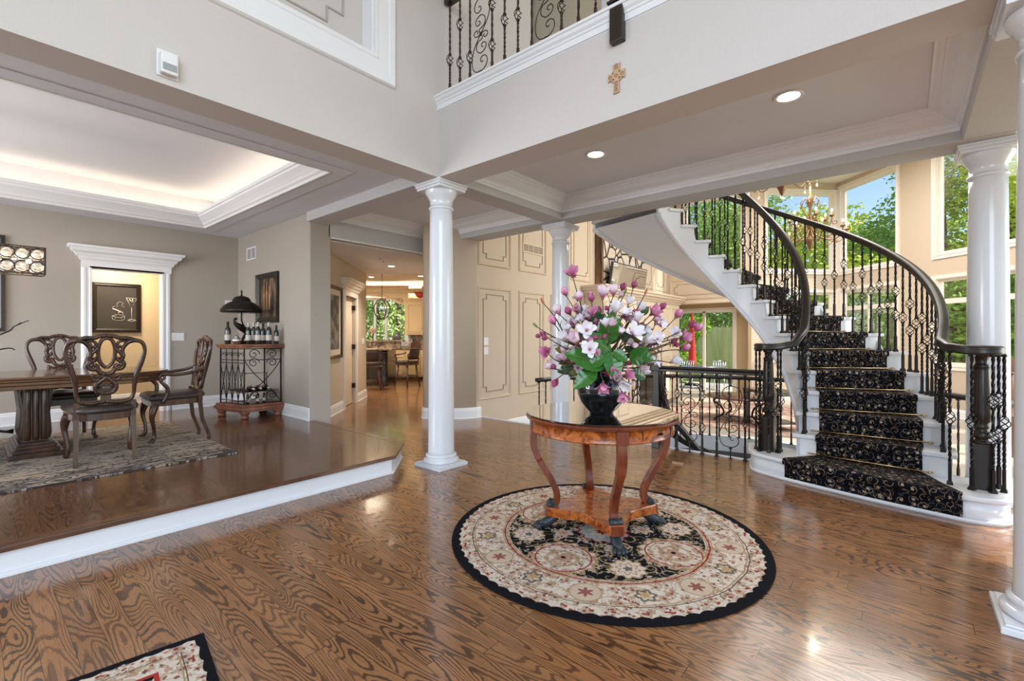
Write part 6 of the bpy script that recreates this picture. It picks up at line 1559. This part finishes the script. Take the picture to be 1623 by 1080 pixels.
for i,(px,d,h_,lab) in enumerate(((595,22,6.5,'green tree behind the left half of the kitchen window'),(632,20,6.0,'green tree behind the right half of the kitchen window'),(560,25,7.0,'green tree further left behind the kitchen window'),(660,26,7.5,'green tree behind the kitchen cabinets'))):
    x,y,_ = K((px-811.5)/736*d, d); tree(lab,(x,y,-.45),h_,2.3,TREE3 if i%2 else TREE2,n=5000,leaf_=.10)
t = thing('garden_fence','green tinged wooden board fence beyond the patio doors','fence',(19.2,5.0,-.6))
mb = MB()
for i in range(26): mb.box(-.02,-3+.25*i,.05,.02,-3+.25*i+.235,2.25)
mb.build('boards', FENCE, t)
for y_ in (-3,-.2,2.6): MB().box(.02,y_-.06,0,.12,y_+.06,2.3).build('post', FENCE, t)
x,y,_ = K((1097-811.5)/736*16.2,16.2); t = thing('patio_umbrella','closed red patio umbrella outside the patio doors','umbrella',(x,y,-.42))
MB().lathe([(.001,0),(.25,0),(.25,.06),(.001,.07)],seg=16).build('base', IRON, t); MB().tube([(0,0,0),(0,0,2.6)],.02,8).build('pole', BARK, t)
MB().lathe([(.15,.75),(.13,.8),(.10,1.3),(.07,2.0),(.03,2.5),(.001,2.6)],seg=16).build('canopy', RED, t)
def pchair(label,px,d,rz):
    x,y,_ = K((px-811.5)/736*d,d); t = thing('patio_chair',label,'chair',(x,y,-.42),rz)
    MB().box(-.24,-.24,.42,.24,.24,.45).build('seat', CHROME, t)
    mb = MB()
    for i in range(6): mb.tube([(-.22+.088*i,-.24,.45),(-.22+.088*i,-.30,.92)],.012,5)
    mb.tube([(-.24,-.3,.92),(.24,-.3,.92)],.016,6); mb.build('backrest', CHROME, t)
    for sx_ in (-1,1):
        for sy in (-1,1): MB().tube([(sx_*.22,sy*.22,.43),(sx_*.24,sy*.25,0)],.014,5).build('leg', CHROME, t)
pchair('metal patio chair outside the left half of the patio doors',1080,14.8,1.2); pchair('metal patio chair outside the right half of the patio doors',1130,15.2,-.6); pchair('metal patio chair nearest the right door jamb outside',1150,14.6,2.5)
x,y,_ = K((1110-811.5)/736*15.4,15.4); t = thing('patio_table','pale metal patio table outside the doors','table',(x,y,-.42)); MB().lathe([(.001,.70),(.6,.70),(.6,.73),(.001,.74)],seg=28).build('table_top', CHROME, t)
MB().tube([(0,0,0),(0,0,.7)],.03,8).lathe([(.001,0),(.25,0),(.001,.05)],seg=16).build('pedestal', CHROME, t)

x,y,_ = K((1078-811.5)/736*17.5,17.5); tree('leafy dark hedge shrub outside the left half of the patio doors',(x,y,-.6),2.6,.9,TREE2,n=4000,trunk=.06,leaf_=.08)

GR = {'column':'white round columns of the entry hall','leafy_tree':'trees outside the windows','wine_bottle':'wine bottles on and inside the iron rack','dining_chair':'carved walnut dining chairs','recessed_light':'recessed ceiling lights','light_switch':'white wall switches','bar_stool':'bar stools at the kitchen island','patio_chair':'metal chairs outside the patio doors','air_vent':'wall air vents','scroll_chandelier':'scroll arm chandeliers','stair_balustrade':'balustrades of the curved staircase'}
for o in list(COL.objects):
    b_ = o.name.split('.')[0]
    if o.parent is None and b_ in GR: o['group'] = GR[b_]
